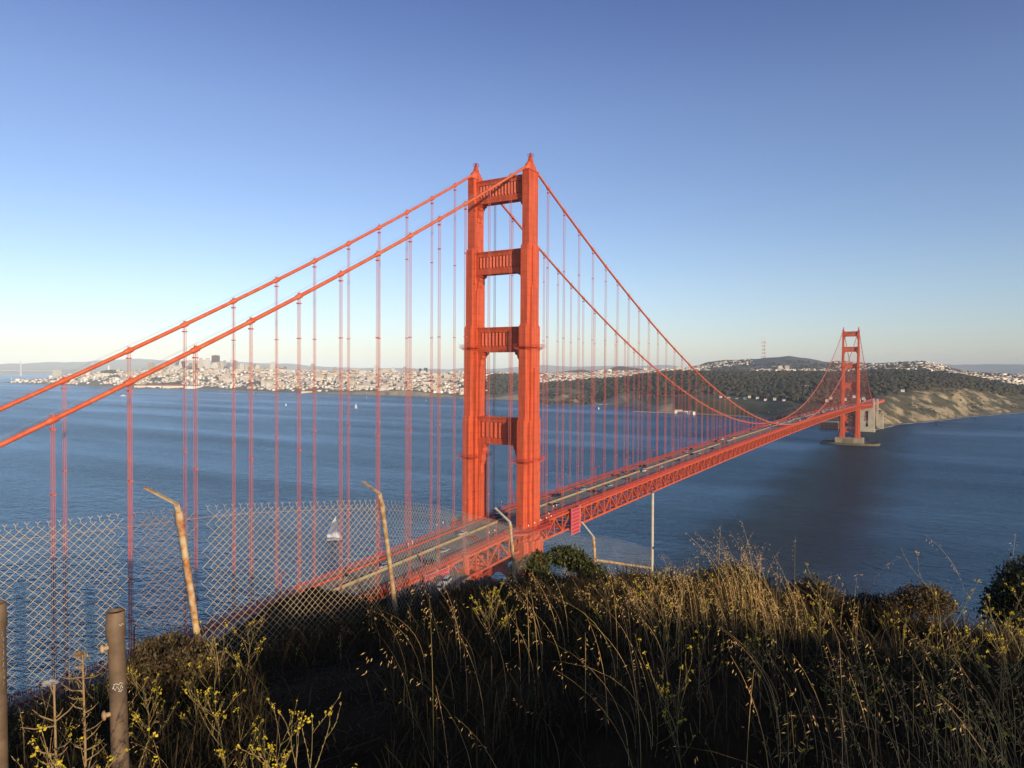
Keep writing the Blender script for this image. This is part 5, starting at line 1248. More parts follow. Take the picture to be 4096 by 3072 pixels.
# ---------------------------------------------------------------- chain link fence
M['wire'] = mat('galvanised wire', (.74, .58, .34), .5, (.54, .40, .23), 1.2)
M['rustwire'] = mat('rusted wire', (.44, .25, .14), .8, (.50, .31, .17), 2)
M['rust'] = mat('rusty pipe', (.36, .13, .035), .75, (.56, .42, .22), 11, .25, 40, detail=6, fac=(.38, .6))
M['rustpale'] = mat('weathered pipe', (.54, .41, .22), .7, (.27, .13, .05), 13, .2, 40, detail=6)
M['palepipe'] = mat('pale pipe', (.58, .52, .40), .6, (.46, .40, .30), 6, .1, 30)
FEN = [(-500, 7.6, 2185), (-200, 7.5, 2142), (0, 7.4, 2122), (250, 7.4, 2098), (500, 7.4, 2072), (720, 7.45, 2052), (830, 7.5, 2040), (1000, 7.65, 2030), (1250, 8.0, 2022), (1400, 8.2, 2017), (1535, 8.5, 2016), (1700, 9.4, 2028), (1800, 10.4, 2050), (1900, 11.6, 2072), (2045, 13.6, 2108), (2130, 14.7, 2122), (2300, 16.8, 2142), (2376, 17.9, 2148), (2450, 18.8, 2160), (2540, 20, 2180), (2609, 21, 2200)]
FP = np.array([at(u, v, r) for u, r, v in FEN])
FP2 = []; 
for i in range(len(FP) - 1):                                     # smooth path
    p0, p1, p2, p3 = FP[max(0, i - 1)], FP[i], FP[i + 1], FP[min(len(FP) - 1, i + 2)]
    for t in np.linspace(0, 1, 8, endpoint=False):
        FP2.append(.5 * ((2 * p1) + (-p0 + p2) * t + (2 * p0 - 5 * p1 + 4 * p2 - p3) * t * t + (-p0 + 3 * p1 - 3 * p2 + p3) * t ** 3))
FP2 = np.array(FP2 + [FP[-1]]); FS = np.concatenate([[0], np.cumsum(np.hypot(*(np.diff(FP2[:, :2], axis=0).T)))])
def fpt(s, h):
    """point of the fabric: s along the top, h below it"""
    p = np.array([np.interp(s, FS, FP2[:, k]) for k in range(3)]); w = .018 * math.sin(s * 2.1) + .012 * math.sin(s * 5.3 + h * 3)
    p[2] -= h; p[0] += w * .7; p[1] -= w * .7; return p
def s_of(u):
    U = np.array([uv_of(q)[0] for q in FP2]); return float(np.interp(u, U, FS))
fence = thing('chain_link_fence', tuple(FP[5] - np.array([0, 0, 2])), 0, 'sagging chain link fence on leaning rusty posts across the hillside', 'fence'); FO = np.array(fence.location)
PIT_ = .078; HT = 2.0
def fabric(s0, s1, m, dia, name='chain_link'):
    b = MB(); n0 = int(math.ceil((s0 - HT) / PIT_)); n1 = int(s1 / PIT_); st = 6
    vs = []; fs = []
    def wire(pts):
        o = len(b.v); L = len(pts)
        for i, p in enumerate(pts):
            d = pts[min(i + 1, L - 1)] - pts[max(0, i - 1)]; d = d / (np.linalg.norm(d) + 1e-9)
            a = np.cross(d, (0.3, .2, 1)); a /= np.linalg.norm(a); c = np.cross(a, d)
            for k in range(3):
                t = 2.094 * k; b.v.append(tuple(p + (a * math.cos(t) + c * math.sin(t)) * dia / 2))
        for i in range(L - 1):
            for k in range(3):
                b.f.append((o + 3 * i + k, o + 3 * i + (k + 1) % 3, o + 3 * i + 3 + (k + 1) % 3, o + 3 * i + 3 + k)); b.m.append(0); b.sm.append(True)
    for n in range(n0, n1 + 1):
        for sg_ in (1, -1):
            pts = []
            for h in np.linspace(0, HT, 15):
                s = n * PIT_ + (h if sg_ > 0 else HT - h) * 1.0
                if s0 <= s <= s1: pts.append(fpt(s, h + .004 * math.sin(n * 1.7)))
            if len(pts) > 1:
                wire(pts)
    for k in range(int(s0 / (PIT_)), int(s1 / PIT_)):                # twisted barbs on top
        for s in (k * PIT_, k * PIT_ + (HT * 1.0) % PIT_):
            if not s0 < s < s1: continue
            if s == k * PIT_:
                p = fpt(s, 0); t_ = fpt(s + .05, 0) - p; t_ /= np.linalg.norm(t_)
                wire([p, p + np.array([0, 0, .03])])
                for q in (-1, 1): wire([p + np.array([0, 0, .028]), p + np.array([0, 0, .048]) + t_ * q * .018])
    for q in range(len(b.v)): b.v[q] = tuple(np.array(b.v[q]) - FO)
    return b.build(name, m, fence)
sA, sB_, sC, sD, sE = s_of(530), s_of(800), s_of(1535), s_of(2045), s_of(2376)
fabric(0, sA, M['wire'], .0047); fabric(sA + .01, sB_, M['rustwire'], .0048); fabric(sB_ + .01, sC, M['wire'], .0046); M['dullwire'] = mat('dull wire', (.46, .42, .35), .6, (.34, .30, .24), 1.5)
fabric(sC + .01, sD, M['dullwire'], .0040); fabric(sD + .01, sE, M['dullwire'], .0030); fabric(sE + .01, FS[-1], M['dullwire'], .0030)
b = MB(); b.tube([fpt(s, .075 + .02 * math.sin(s * 1.3)) - FO + np.array([.01, .01, 0]) for s in np.linspace(.1, sD, 60)], .0022, 4); b.build('tension_wire', M['rustwire'], fence)
def fpost(u0, v0, u1, v1, r, dia, m, tip, elbow, marm, label=None, deep=.4):
    T_, B_ = at(u0, v0, r) - FO, at(u1, v1, r) - FO; d = (B_ - T_); B_ = B_ + d / np.linalg.norm(d) * deep
    b = MB(); mid = (T_ + B_) / 2 + np.array([.01, .01, 0]); b.tube([T_, T_ * .7 + B_ * .3, mid, B_], dia / 2, 12); b.tube([T_ + d * -.0, T_ + d * .1], dia / 2 * 1.16, 12)
    po = b.build('post', m, fence)
    if tip:
        E_, P_ = at(*elbow, r) - FO, at(*tip, r * 1.02) - FO
        b = MB(); up_ = (E_ - T_); 
        b.bar(T_ + up_ * .0, E_, dia * .35, dia * .75); b.bar(E_ - (P_ - E_) * .05, P_, dia * .72, dia * .28)
        b.tube([T_ - up_ * .1, T_ + up_ * .35], dia / 2 * .9, 10)
        b.build('arm', marm, po)
    b = MB()
    for t in (.18, .38, .58, .78):
        c = T_ + d * t; b.tube([c + np.array([.7, -.7, .0]) * dia * .75, c + np.array([.1, -.1, .012]) * dia * 6.5, c + np.array([-.7, .7, 0]) * dia * .75], .004, 4)
    b.build('tie_wire', M['steelpale'], po); return po
fpost(714, 2046, 791, 2562, 7.35, .062, M['rust'], (581, 1950), (707, 2016), M['rustpale'])
fpost(1526, 2006, 1580, 2420, 8.4, .056, M['rustpale'], (1450, 1926), (1519, 1974), M['rustpale'])
fpost(2041, 2100, 2058, 2305, 13.5, .066, M['rustpale'], (1981, 2032), (2039, 2088), M['palepipe'])
fpost(2374, 2152, 2381, 2262, 17.95, .075, M['rust'], (2326, 2087), (2372, 2145), M['palepipe'])
b = MB(); a, c = at(2383, 2240, 17.95) - FO, at(2605, 2273, 21) - FO; b.tube([a, c], .035, 8); b.build('rail', M['rustpale'], fence)
T_, B_ = at(2610, 1969, 21) - FO, at(2608, 2345, 21) - FO; b = MB(); b.tube([T_, B_ - np.array([0, 0, .5])], .043, 14); po = b.build('end_pole', M['palepipe'], fence)
b = MB(); b.lathe([(.047, -.02), (.049, .01), (.03, .02)], T_, 12); b.build('cap', M['lead'], po)
b = MB(); q = at(2612, 2305, 21) - FO
for k in range(3): b.box(q + np.array([-.033, -.028, .06 * k]), (.012, .012, .022))
for k in range(2): b.box(at(2611, 2190, 21) - FO + np.array([-.033, -.028, 0]), (.014, .014, .03))
b.build('sticker', M['hull'], po)

# two old pipe posts close to the camera
M['pipe'] = mat('brown pipe', (.10, .064, .036), .65, (.21, .14, .08), 6, .3, 35, detail=6, spec=.35)
M['scrawl'] = mat('white paint pen', (.7, .68, .64), .6)
def pipe_post(u0, v0, u1, v1, r, dia, label):
    T_ = at(u0, v0, r); B_ = at(u1, v1, r * .985); d = (B_ - T_) / np.linalg.norm(B_ - T_); T2 = Vector(T_)
    g = float(ground(T_[0], T_[1])[0]); L = (T_[2] - g) + .5
    o = thing('pipe_post', tuple(T_), 0, label, 'post')
    b = MB(); R1 = dia / 2; ax = Vector(d)
    b.tube([(0, 0, -.03), ax * .1, ax * (L * .5), ax * L], R1, 24, 0, False); b.build('pipe', M['pipe'], o)
    b = MB(); b.lathe([(R1 * 1.0, -.135), (R1 * 1.14, -.13), (R1 * 1.16, -.06), (R1 * 1.08, -.055), (R1 * 1.09, -.006), (R1 * 1.05, 0), (R1 * 1.0, -.002), (R1 * .9, -.03), (R1 * .88, -.25)], (0, 0, 0), 28); b.build('collar', M['pipe'], o)
    return o, ax, R1
o, ax, R1 = pipe_post(462, 2443, 482, 3072, 4.15, .082, 'brown pipe post with an open collar, bolts and a white scrawl')
def front(o, ax, R1, t, s):
    """a point on the side towards the camera, t down the pipe, s around it"""
    v = Vector((CAM[0] - o.location.x, CAM[1] - o.location.y, 0)).normalized(); w = Vector((v.y, -v.x, 0)) * -1
    a = s / R1; return ax * t + (v * math.cos(a) + w * math.sin(a)) * (R1 * 1.004)
for t in (.178, .515):
    b = MB(); q = front(o, ax, R1, t, -R1 * 1.35); n = Vector((q.x - ax.x * t, q.y - ax.y * t, 0)).normalized()
    b.tube([q - n * .01, q + n * .02], .012, 8)
    b.tube([q + n * .018, q + n * .022, q + n * .030, q + n * .036], [.012, .024, .024, .012], 12); b.build('bolt', M['rustpale'], o)
b = MB()
for pts in ([(-.022, .0), (-.012, .016), (-.004, -.004), (.008, .018), (.016, -.006), (.024, .012)], [(-.02, -.014), (-.006, -.018), (.004, -.010), (.012, -.02), (.022, -.012)], [(-.026, .008), (-.016, -.012)], [(.0, .02), (.012, .026), (.02, .018)]):
    b.tube([front(o, ax, R1, .375 + p[1], p[0]) for p in pts], .0016, 4)
b.tube([front(o, ax, R1, .052 + p[1], p[0]) * 1.16 for p in ((.012, 0), (.02, .006), (.026, -.003), (.032, .004))], .0016, 4)
b.build('scrawl', M['scrawl'], o)
o, ax, R1 = pipe_post(-16, 2412, -6, 3072, 4.5, .084, 'dark pipe post cut by the left edge of the view, with faint lettering')
b = MB(); rs = random.Random(3)
for k in range(9):
    t0 = .14 + k * .032; pts = [(.028 + rs.uniform(-.007, .007), t0 + q * .007 + rs.uniform(-.004, .004)) for q in range(4)]
    b.tube([front(o, ax, R1, p[1], p[0]) for p in pts], .001, 4)
b.build('scrawl', M['steelpale'], o)

# ---------------------------------------------------------------- parking area below the hill, by the bridge end
lot = MB(); zl = 71.2
lot.prism([(-100, -31), (-58, -24), (-56, -15.5), (-100, -15.5)], zl - 6, zl); tag(lot.build('parking_area', M['asphalt']), kind='structure')
M['parapet'] = mat('stained parapet', (.26, .15, .08), .85, (.36, .24, .15), .5)
b = MB(); pts = [(-79, -29.6), (-58.3, -25), (-56.4, -16)]
for p, q in zip(pts[:-1], pts[1:]): b.bar((*p, zl + .5), (*q, zl + .5), .5, 1.0)
tag(b.build('parapet_wall', M['parapet']), 'low brown parapet wall around the parking area by the bridge end', 'wall')
o = make_car('van', 'white'); o.location = (-66, -21.5, zl + .02); o.rotation_euler = (0, 0, .35); o['label'] = 'white van parked below the hill, half hidden behind the fence'
o = copy_tree(o, (-73, -24.0, zl + .02), .45, None, 'second white van parked behind the first one below the hill')
b = MB(); b.lathe([(.5, 0), (.5, .08), (0.05, .1)], (0, 0, 0), 10)
sg2 = thing('warning_sign', (-63.5, -15.2, zl), 0, 'small yellow diamond sign at the bridge end above the parking area', 'road sign')
b = MB(); b.tube([(0, 0, 0), (0, 0, 2.2)], .05, 6); b.build('post', M['steelpale'], sg2)
b = MB(); b.add([(-.06, -.75, 2.4), (-.06, 0, 1.65), (-.06, .75, 2.4), (-.06, 0, 3.15), (-.02, -.75, 2.4), (-.02, 0, 1.65), (-.02, .75, 2.4), (-.02, 0, 3.15)], [(3, 2, 1, 0), (4, 5, 6, 7), (0, 1, 5, 4), (1, 2, 6, 5), (2, 3, 7, 6), (3, 0, 4, 7)]); b.build('panel', M['yellow'], sg2)

# ---------------------------------------------------------------- grasses
TAN = np.array([RT0[0], RT0[1]])                                 # to the right of the view
def ribbons(base, h, lean, bend, w, n=6, face=None):
    """curved strips: base N x 3, lean N x 2 (level offset at the tip as a share of h), bend exponent"""
    N = len(base); t = np.linspace(0, 1, n + 1)
    k = t[None, :] ** bend[:, None]
    P = np.empty((N, n + 1, 3)); P[..., 0] = base[:, None, 0] + lean[:, None, 0] * k * h[:, None]; P[..., 1] = base[:, None, 1] + lean[:, None, 1] * k * h[:, None]
    ll = np.hypot(lean[:, 0], lean[:, 1]); drop = np.clip(ll, 0, 1.2) ** 2 * .42
    P[..., 2] = base[:, None, 2] + h[:, None] * (t[None] - drop[:, None] * k ** 1.5)
    a = npr.uniform(-.9, .9, N) if face is None else face
    fd = np.stack([TAN[0] * np.cos(a) - TAN[1] * np.sin(a), TAN[0] * np.sin(a) + TAN[1] * np.cos(a), np.zeros(N)], -1)
    ww = w[:, None] * (1 - .75 * t[None] ** 1.5)
    Lf = P - fd[:, None, :] * ww[..., None] / 2; Rt_ = P + fd[:, None, :] * ww[..., None] / 2
    V = np.stack([Lf, Rt_], 2).reshape(-1, 3); ix = (np.arange(N) * (n + 1) * 2)[:, None]; s = np.arange(n) * 2
    F = np.stack([ix + s, ix + s + 1, ix + s + 3, ix + s + 2], -1).reshape(-1, 4)
    return V, F, P
def tint(N, c, var=.25, reps=1):
    k = npr.uniform(1 - var, 1 + var, N)[:, None] * np.array(c)[None] * (1 + npr.uniform(-.08, .08, (N, 3))); return np.repeat(k, reps, 0)
M['grass'] = mat('grass blades', (1, 1, 1), .75, spec=.12, attr=True, trans=.30)
def field(N, ur, rr, bias=None):
    u = npr.uniform(*ur, N); r = np.sqrt(npr.uniform(rr[0] ** 2, rr[1] ** 2, N)); d = np.array([ray(q, 1500)[:2] for q in u]); d /= np.linalg.norm(d, axis=1)[:, None]
    x = CAM[0] + d[:, 0] * r; y = CAM[1] + d[:, 1] * r
    keep = np.ones(N, bool)
    # worn dirt path
    keep &= ~((u > 1060) & (u < 1560) & (r < 6.2) & (npr.random(N) > .06)); keep &= ~((u > 3250) & (u < 4050) & (r > 6.0) & (r < 8.4) & (npr.random(N) > .08))
    if bias is not None: keep &= fbm(x, y, bias[0], 3) > bias[1]
    x, y, u, r = x[keep], y[keep], u[keep], r[keep]
    return np.stack([x, y, ground(x, y) - .02], -1), u, r
GV, GF, GC = [], [], []; goff = 0
def gadd(V, F, Cl):
    global goff
    GV.append(V); GF.append(F + goff); GC.append(Cl); goff += len(V)
WIND = -TAN                                                      # heads lean to the left
# low green and brown undergrowth
for N, ur, rr, hh, cl, bi in ((26000, (-500, 4700), (2.2, 10), (.08, .30), (.040, .034, .015), (.9, -.35)), (16000, (-500, 4700), (2.2, 11), (.10, .36), (.085, .055, .024), (1.3, -.2)), (8000, (900, 2600), (8, 15), (.06, .2), (.050, .040, .018), None), (6000, (2500, 4300), (8.2, 10.5), (.15, .45), (.075, .052, .022), None), (5000, (-300, 1700), (9, 17), (.2, .6), (.055, .045, .02), None)):
    B_, u, r = field(N, ur, rr, bi); n = len(B_)
    V, F, P = ribbons(B_, npr.uniform(*hh, n), npr.normal(0, .45, (n, 2)) + WIND * .1, npr.uniform(1.3, 2.4, n), npr.uniform(.004, .008, n) * (1 + r / 14), 3)
    gadd(V, F, tint(n, cl, .45, 8))
# dead stalks and pebbles on the bare dirt
for ur, rr, n in (((1000, 1620), (2.4, 6.6), 1500), ((3200, 4100), (5.8, 8.6), 1200)):
    u = npr.uniform(*ur, n); r = np.sqrt(npr.uniform(rr[0] ** 2, rr[1] ** 2, n)); d = np.array([ray(q, 1500)[:2] for q in u]); d /= np.linalg.norm(d, axis=1)[:, None]
    x = CAM[0] + d[:, 0] * r; y = CAM[1] + d[:, 1] * r; B_ = np.stack([x, y, ground(x, y) + .004], -1)
    V, F, P = ribbons(B_, npr.uniform(.02, .06, n), npr.normal(0, 1.6, (n, 2)), np.full(n, 1.1), npr.uniform(.004, .009, n), 3); gadd(V, F, tint(n, (.060, .042, .022), .6, 8))
# tall dry oats
SPV, SPF, SPC = [], [], []
def oats(N, ur, rr, hh, lean, cl, spk=9, wid=.0023, bias=None, sc=1.0):
    B_, u, r = field(N, ur, rr, bias); n = len(B_)
    h = npr.uniform(*hh, n); ln = WIND * npr.normal(lean, .22, n)[:, None] + npr.normal(0, .12, (n, 2))
    V, F, P = ribbons(B_, h, ln, npr.uniform(1.6, 3.0, n), np.full(n, wid) * (1 + r / 16), 9)
    gadd(V, F, tint(n, cl, .3, 20))
    # drooping spikelets on the last third
    m = int(n * spk); k = npr.integers(0, n, m); t = npr.uniform(.62, 1, m); i = np.clip((t * 9).astype(int), 0, 8); f = t * 9 - i
    Q = P[k, i] * (1 - f)[:, None] + P[k, i + 1] * f[:, None]
    dirn = npr.normal(0, 1, (m, 3)); dirn[:, 2] = -np.abs(dirn[:, 2]) * 1.2 - .3; dirn[:, :2] += WIND * .5; dirn /= np.linalg.norm(dirn, axis=1)[:, None]
    off = npr.uniform(.005, .035, m) * sc; L = npr.uniform(.014, .026, m) * sc; wv = np.cross(dirn, np.array([FW[0], FW[1], 0.0])); wv /= np.linalg.norm(wv, axis=1)[:, None] + 1e-6
    a = Q + dirn * off[:, None]; e = a + dirn * L[:, None]; mdl = (a * .6 + e * .4); ww = wv * (npr.uniform(.0011, .0019, m) * sc * (1 + r[k] / 18))[:, None]
    V = np.stack([a, mdl - ww, e, mdl + ww], 1).reshape(-1, 3); F = np.arange(4 * m).reshape(-1, 4)
    gadd(V, F, tint(m, tuple(1.12 * q for q in cl), .3, 4))
    q = np.cross(dirn, np.array([0, 0, 1.0])); 
straw = (.66, .42, .155)
oats(165, (2450, 4500), (3.4, 5.6), (.45, .82), .26, straw, 9, bias=(.8, -.25)); oats(210, (2500, 4500), (5.4, 8.6), (.2, .48), .24, straw, 9, bias=(.8, -.3)); oats(75, (2600, 3450), (5.0, 7.4), (.45, .75), .24, straw, 11); oats(85, (3000, 4400), (2.8, 4.4), (.5, .85), .30, straw, 10)
oats(48, (1600, 2700), (3.0, 5.8), (.5, .9), .40, straw, 11); oats(70, (2050, 2700), (6, 10.5), (.2, .45), .35, straw, 8); oats(30, (1000, 1700), (6, 8), (.2, .4), .3, straw, 8); oats(40, (-200, 900), (4, 8), (.3, .6), .2, straw, 8)
oats(34, (2880, 3120), (7.4, 8.4), (.6, .98), .26, straw, 14); oats(16, (3850, 4060), (7.2, 8.0), (.8, 1.15), .05, straw, 14); oats(14, (3130, 3500), (7.2, 8.6), (.6, 1.05), .25, straw, 12)
oats(420, (2400, 4500), (3.0, 8.4), (.15, .42), .2, (.34, .22, .10), 3, .0026)
GVc = np.concatenate(GV)
tag(npmesh('dry_grass', GVc, np.concatenate(GF), M['grass'], None, False, np.concatenate(GC)), 'dry straw coloured wild oats and low weeds on the hillside', 'grass', kind='stuff')

# ---------------------------------------------------------------- shrubs
M['leaf'] = mat('shrub leaves', (1, 1, 1), .6, attr=True, trans=.2, spec=.35)
M['twig'] = mat('shrub twigs', (.11, .075, .045), .9)
def leaves(blobs, n, size, cl, up=.3, shell=.55):
    """leaf quads spread through lumpy blobs: (x, y, z, rx, ry, rz)"""
    bl = np.array(blobs); vol = bl[:, 3] * bl[:, 4] * bl[:, 5]; k = npr.choice(len(bl), n, p=vol ** .7 / (vol ** .7).sum())
    d = npr.normal(0, 1, (n, 3)); d /= np.linalg.norm(d, axis=1)[:, None]; rr = npr.uniform(shell, 1, n) ** .6
    P = bl[k, :3] + d * bl[k, 3:] * rr[:, None] * (1 + .28 * np.sin(d[:, :1] * 7 + k[:, None]) * np.cos(d[:, 1:2] * 6 + 2 * k[:, None]))
    P += npr.normal(0, .02, (n, 3))
    a = d * .6 + npr.normal(0, .7, (n, 3)); a[:, 2] += up; a /= np.linalg.norm(a, axis=1)[:, None]; c = np.cross(a, npr.normal(0, 1, (n, 3))); c /= np.linalg.norm(c, axis=1)[:, None]
    s = size * npr.uniform(.6, 1.3, n)[:, None]
    V = np.stack([P - a * s, P + c * s * .42, P + a * s, P - c * s * .42], 1).reshape(-1, 3)
    return V, np.arange(4 * n).reshape(-1, 4), tint(n, cl, .4, 4), P
def shrub(u, r, blobs, n, size, cl, label, name='shrub', stems=14, up=.3, shell=.5, group=None):
    """blobs in metres: (right, away, up, rx, ry, rz) from the foot"""
    g = gp(u, r, -.05); o = thing(name, tuple(g), 0, label, name, group); fx = np.array([FW[0], FW[1]]) / math.hypot(FW[0], FW[1])
    bl = [(TAN[0] * a + fx[0] * c, TAN[1] * a + fx[1] * c, z, rx, ry, rz) for a, c, z, rx, ry, rz in blobs]
    V, F, Cl, P = leaves(bl, n, size, cl, up, shell); npmesh('foliage', V, F, M['leaf'], o, False, Cl)
    b = MB()
    for i in range(stems):
        q = Vector(P[npr.integers(0, n)]) * .96; s0 = Vector((npr.normal(0, .05), npr.normal(0, .05), 0)); md = s0.lerp(q, .5) + Vector((npr.normal(0, .05), npr.normal(0, .05), .05))
        b.tube([s0, md, q], [.014, .009, .004], 5, 0, False)
    b.build('branch', M['twig'], o); return o
GREEN, OLIVE, BROWN, DARK = (.085, .088, .022), (.075, .070, .024), (.13, .088, .036), (.040, .042, .018)
def blob_px(u, v, rpx, r, foot_u, foot_r, g):
    """a leaf lump whose centre is seen at u, v, at distance r"""
    p = at(u, v, r) - g; fx = np.array([FW[0], FW[1]]) / math.hypot(FW[0], FW[1]); R_ = rpx / FPX * r * 1.1
    return (p[0] * TAN[0] + p[1] * TAN[1], p[0] * fx[0] + p[1] * fx[1], p[2], R_, R_, R_ * .9)
g = gp(2230, 14.6, -.05)
shrub(2230, 14.6, [blob_px(*a, 2230, 14.6, g) for a in ((2105, 2300, 66, 14.6), (2060, 2400, 60, 14.0), (2200, 2380, 50, 14.1), (2450, 2400, 48, 14.0), (2340, 2420, 55, 13.8), (2150, 2258, 50, 14.8), (2085, 2365, 62, 14.3), (2170, 2340, 60, 14.3), (2235, 2225, 42, 15.0), (2290, 2235, 50, 15.0), (2330, 2262, 42, 14.8), (2375, 2305, 52, 14.6), (2400, 2350, 42, 14.4), (2320, 2350, 40, 14.2), (2160, 2400, 60, 14.0), (2270, 2400, 46, 13.8), (2400, 2410, 50, 13.9))], 19000, .040, GREEN, 'large green leafy bush in front of the bridge tower foot', stems=46)
g = gp(1930, 12.9, -.05)
shrub(1930, 12.9, [blob_px(*a, 1930, 12.9, g) for a in ((1885, 2370, 48, 12.9), (1940, 2350, 40, 13), (1985, 2375, 45, 12.9), (1840, 2405, 40, 12.6), (1930, 2420, 60, 12.4), (2020, 2415, 45, 12.6))], 7000, .036, OLIVE, 'dark low bush left of the large leafy bush')
g = gp(680, 6.6, -.05)
shrub(680, 6.6, [blob_px(*a, 680, 6.6, g) for a in ((600, 2625, 55, 6.6), (680, 2600, 55, 6.7), (760, 2625, 60, 6.6), (560, 2680, 50, 6.4), (680, 2690, 80, 6.3), (830, 2680, 60, 6.3))], 9000, .022, BROWN, 'tan brown shrub at the foot of the rusty fence post', up=.8)
for u, r, pts, n, sz, cl, lab in ((2840, 8.9, ((2760, 2385, 60), (2830, 2345, 60), (2900, 2325, 70), (2960, 2330, 70), (3020, 2360, 60), (2870, 2410, 70), (2980, 2410, 70)), 9000, .020, DARK, 'dark shrub on the cliff edge under the tallest grass'),
                                  (3240, 9.0, ((3190, 2385, 50), (3245, 2362, 50), (3300, 2390, 50), (3240, 2420, 60)), 6000, .017, BROWN, 'rounded brown shrub on the cliff edge right of the tallest grass'),
                                  (3680, 9.0, ((3600, 2420, 45), (3660, 2400, 50), (3720, 2395, 48), (3770, 2420, 40)), 6000, .017, BROWN, 'low brown mound of shrub beyond the dirt patch'),
                                  (3450, 9.2, ((3400, 2430, 40), (3470, 2420, 40), (3530, 2430, 40)), 3500, .017, DARK, 'low dark shrub between the two brown ones on the cliff edge'),
                                  (4080, 7.8, ((4020, 2400, 50), (4070, 2350, 60), (4130, 2330, 80), (4080, 2430, 70), (4000, 2450, 50)), 8000, .019, DARK, 'dark bush at the right edge of the view'),
                                  (1300, 9.0, ((1220, 2520, 60), (1320, 2500, 60), (1420, 2510, 60)), 4500, .022, DARK, 'low dark scrub along the bottom of the fence'),
                                  (2560, 17, ((2500, 2345, 30), (2545, 2330, 28), (2590, 2345, 26)), 3500, .030, BROWN, 'dry brown shrub behind the fence by the pale pole'),
                                  (2620, 11.5, ((2560, 2420, 50), (2640, 2405, 55), (2720, 2410, 50), (2620, 2450, 60)), 6000, .024, OLIVE, 'olive shrub on the slope right of the large bush')):
    g = gp(u, r, -.05); shrub(u, r, [blob_px(a, c, q, r, u, r, g) for a, c, q in pts], n, sz, cl, lab, up=.5)
# brush on the steep slopes around, plus added shade bushes (one mass)
P, S = [], []
for (ua, ub, ra, rb, n, s0, s1) in ((-600, 1700, 20, 105, 2600, .5, 1.5), (1700, 2700, 22, 90, 900, .5, 1.3), (2700, 4500, 12, 40, 500, .4, .9)):
    u = npr.uniform(ua, ub, n); r = np.sqrt(npr.uniform(ra ** 2, rb ** 2, n))
    d = np.array([ray(q, 1500)[:2] for q in u]); d /= np.linalg.norm(d, axis=1)[:, None]; x = CAM[0] + d[:, 0] * r; y = CAM[1] + d[:, 1] * r; z = ground(x, y)
    ok = ~((y > -32) & (x > -110)) & (y < -16)
    P.append(np.stack([x, y, z - .3], -1)[ok]); S.append(npr.uniform(s0, s1, n)[ok])
for x, y, s in [(-257.7, -171, 1.05), (-259.6, -170.4, 1.15), (-254, -171.5, .6), (-251.8, -171.8, .5), (-249.6, -171.2, .6), (-260, -169, .9), (-262.5, -168, .7), (-236, -170, .9), (-233, -170, .8)]:  # out-of-view bushes towards the sun, added to shade the foreground and fence
    P.append(np.array([[x, y, float(ground(x, y)[0]) - .3]])); S.append(np.array([s]))
P = np.concatenate(P); S = np.concatenate(S); LV, LF, LC = [], [], []; off = 0
nl = np.clip((S * 190).astype(int), 60, 260); N = nl.sum(); k = np.repeat(np.arange(len(P)), nl)
d = npr.normal(0, 1, (N, 3)); d /= np.linalg.norm(d, axis=1)[:, None]; d[:, 2] = np.abs(d[:, 2])
Q = P[k] + d * S[k][:, None] * (npr.uniform(.55, 1.05, N) ** .6)[:, None] * np.array([1, 1, .8])
a = d * .5 + npr.normal(0, .7, (N, 3)); a /= np.linalg.norm(a, axis=1)[:, None]; c = np.cross(a, npr.normal(0, 1, (N, 3))); c /= np.linalg.norm(c, axis=1)[:, None]
s = (.16 * S[k] * npr.uniform(.6, 1.3, N))[:, None]
V = np.stack([Q - a * s, Q + c * s * .6, Q + a * s, Q - c * s * .6], 1).reshape(-1, 3)
tn = npr.uniform(.6, 1.4, len(P)); base_c = np.where(npr.random(len(P))[:, None] < .3, np.array([[.10, .075, .035]]), np.array([[.052, .052, .022]])) * tn[:, None]
tag(npmesh('hillside_and_shade_brush', V, np.arange(4 * N).reshape(-1, 4), M['leaf'], None, False, np.repeat(base_c[k], 4, 0)), 'low dark coastal scrub covering the slopes of the headland, with unseen bushes added for shade', 'scrub', kind='stuff')

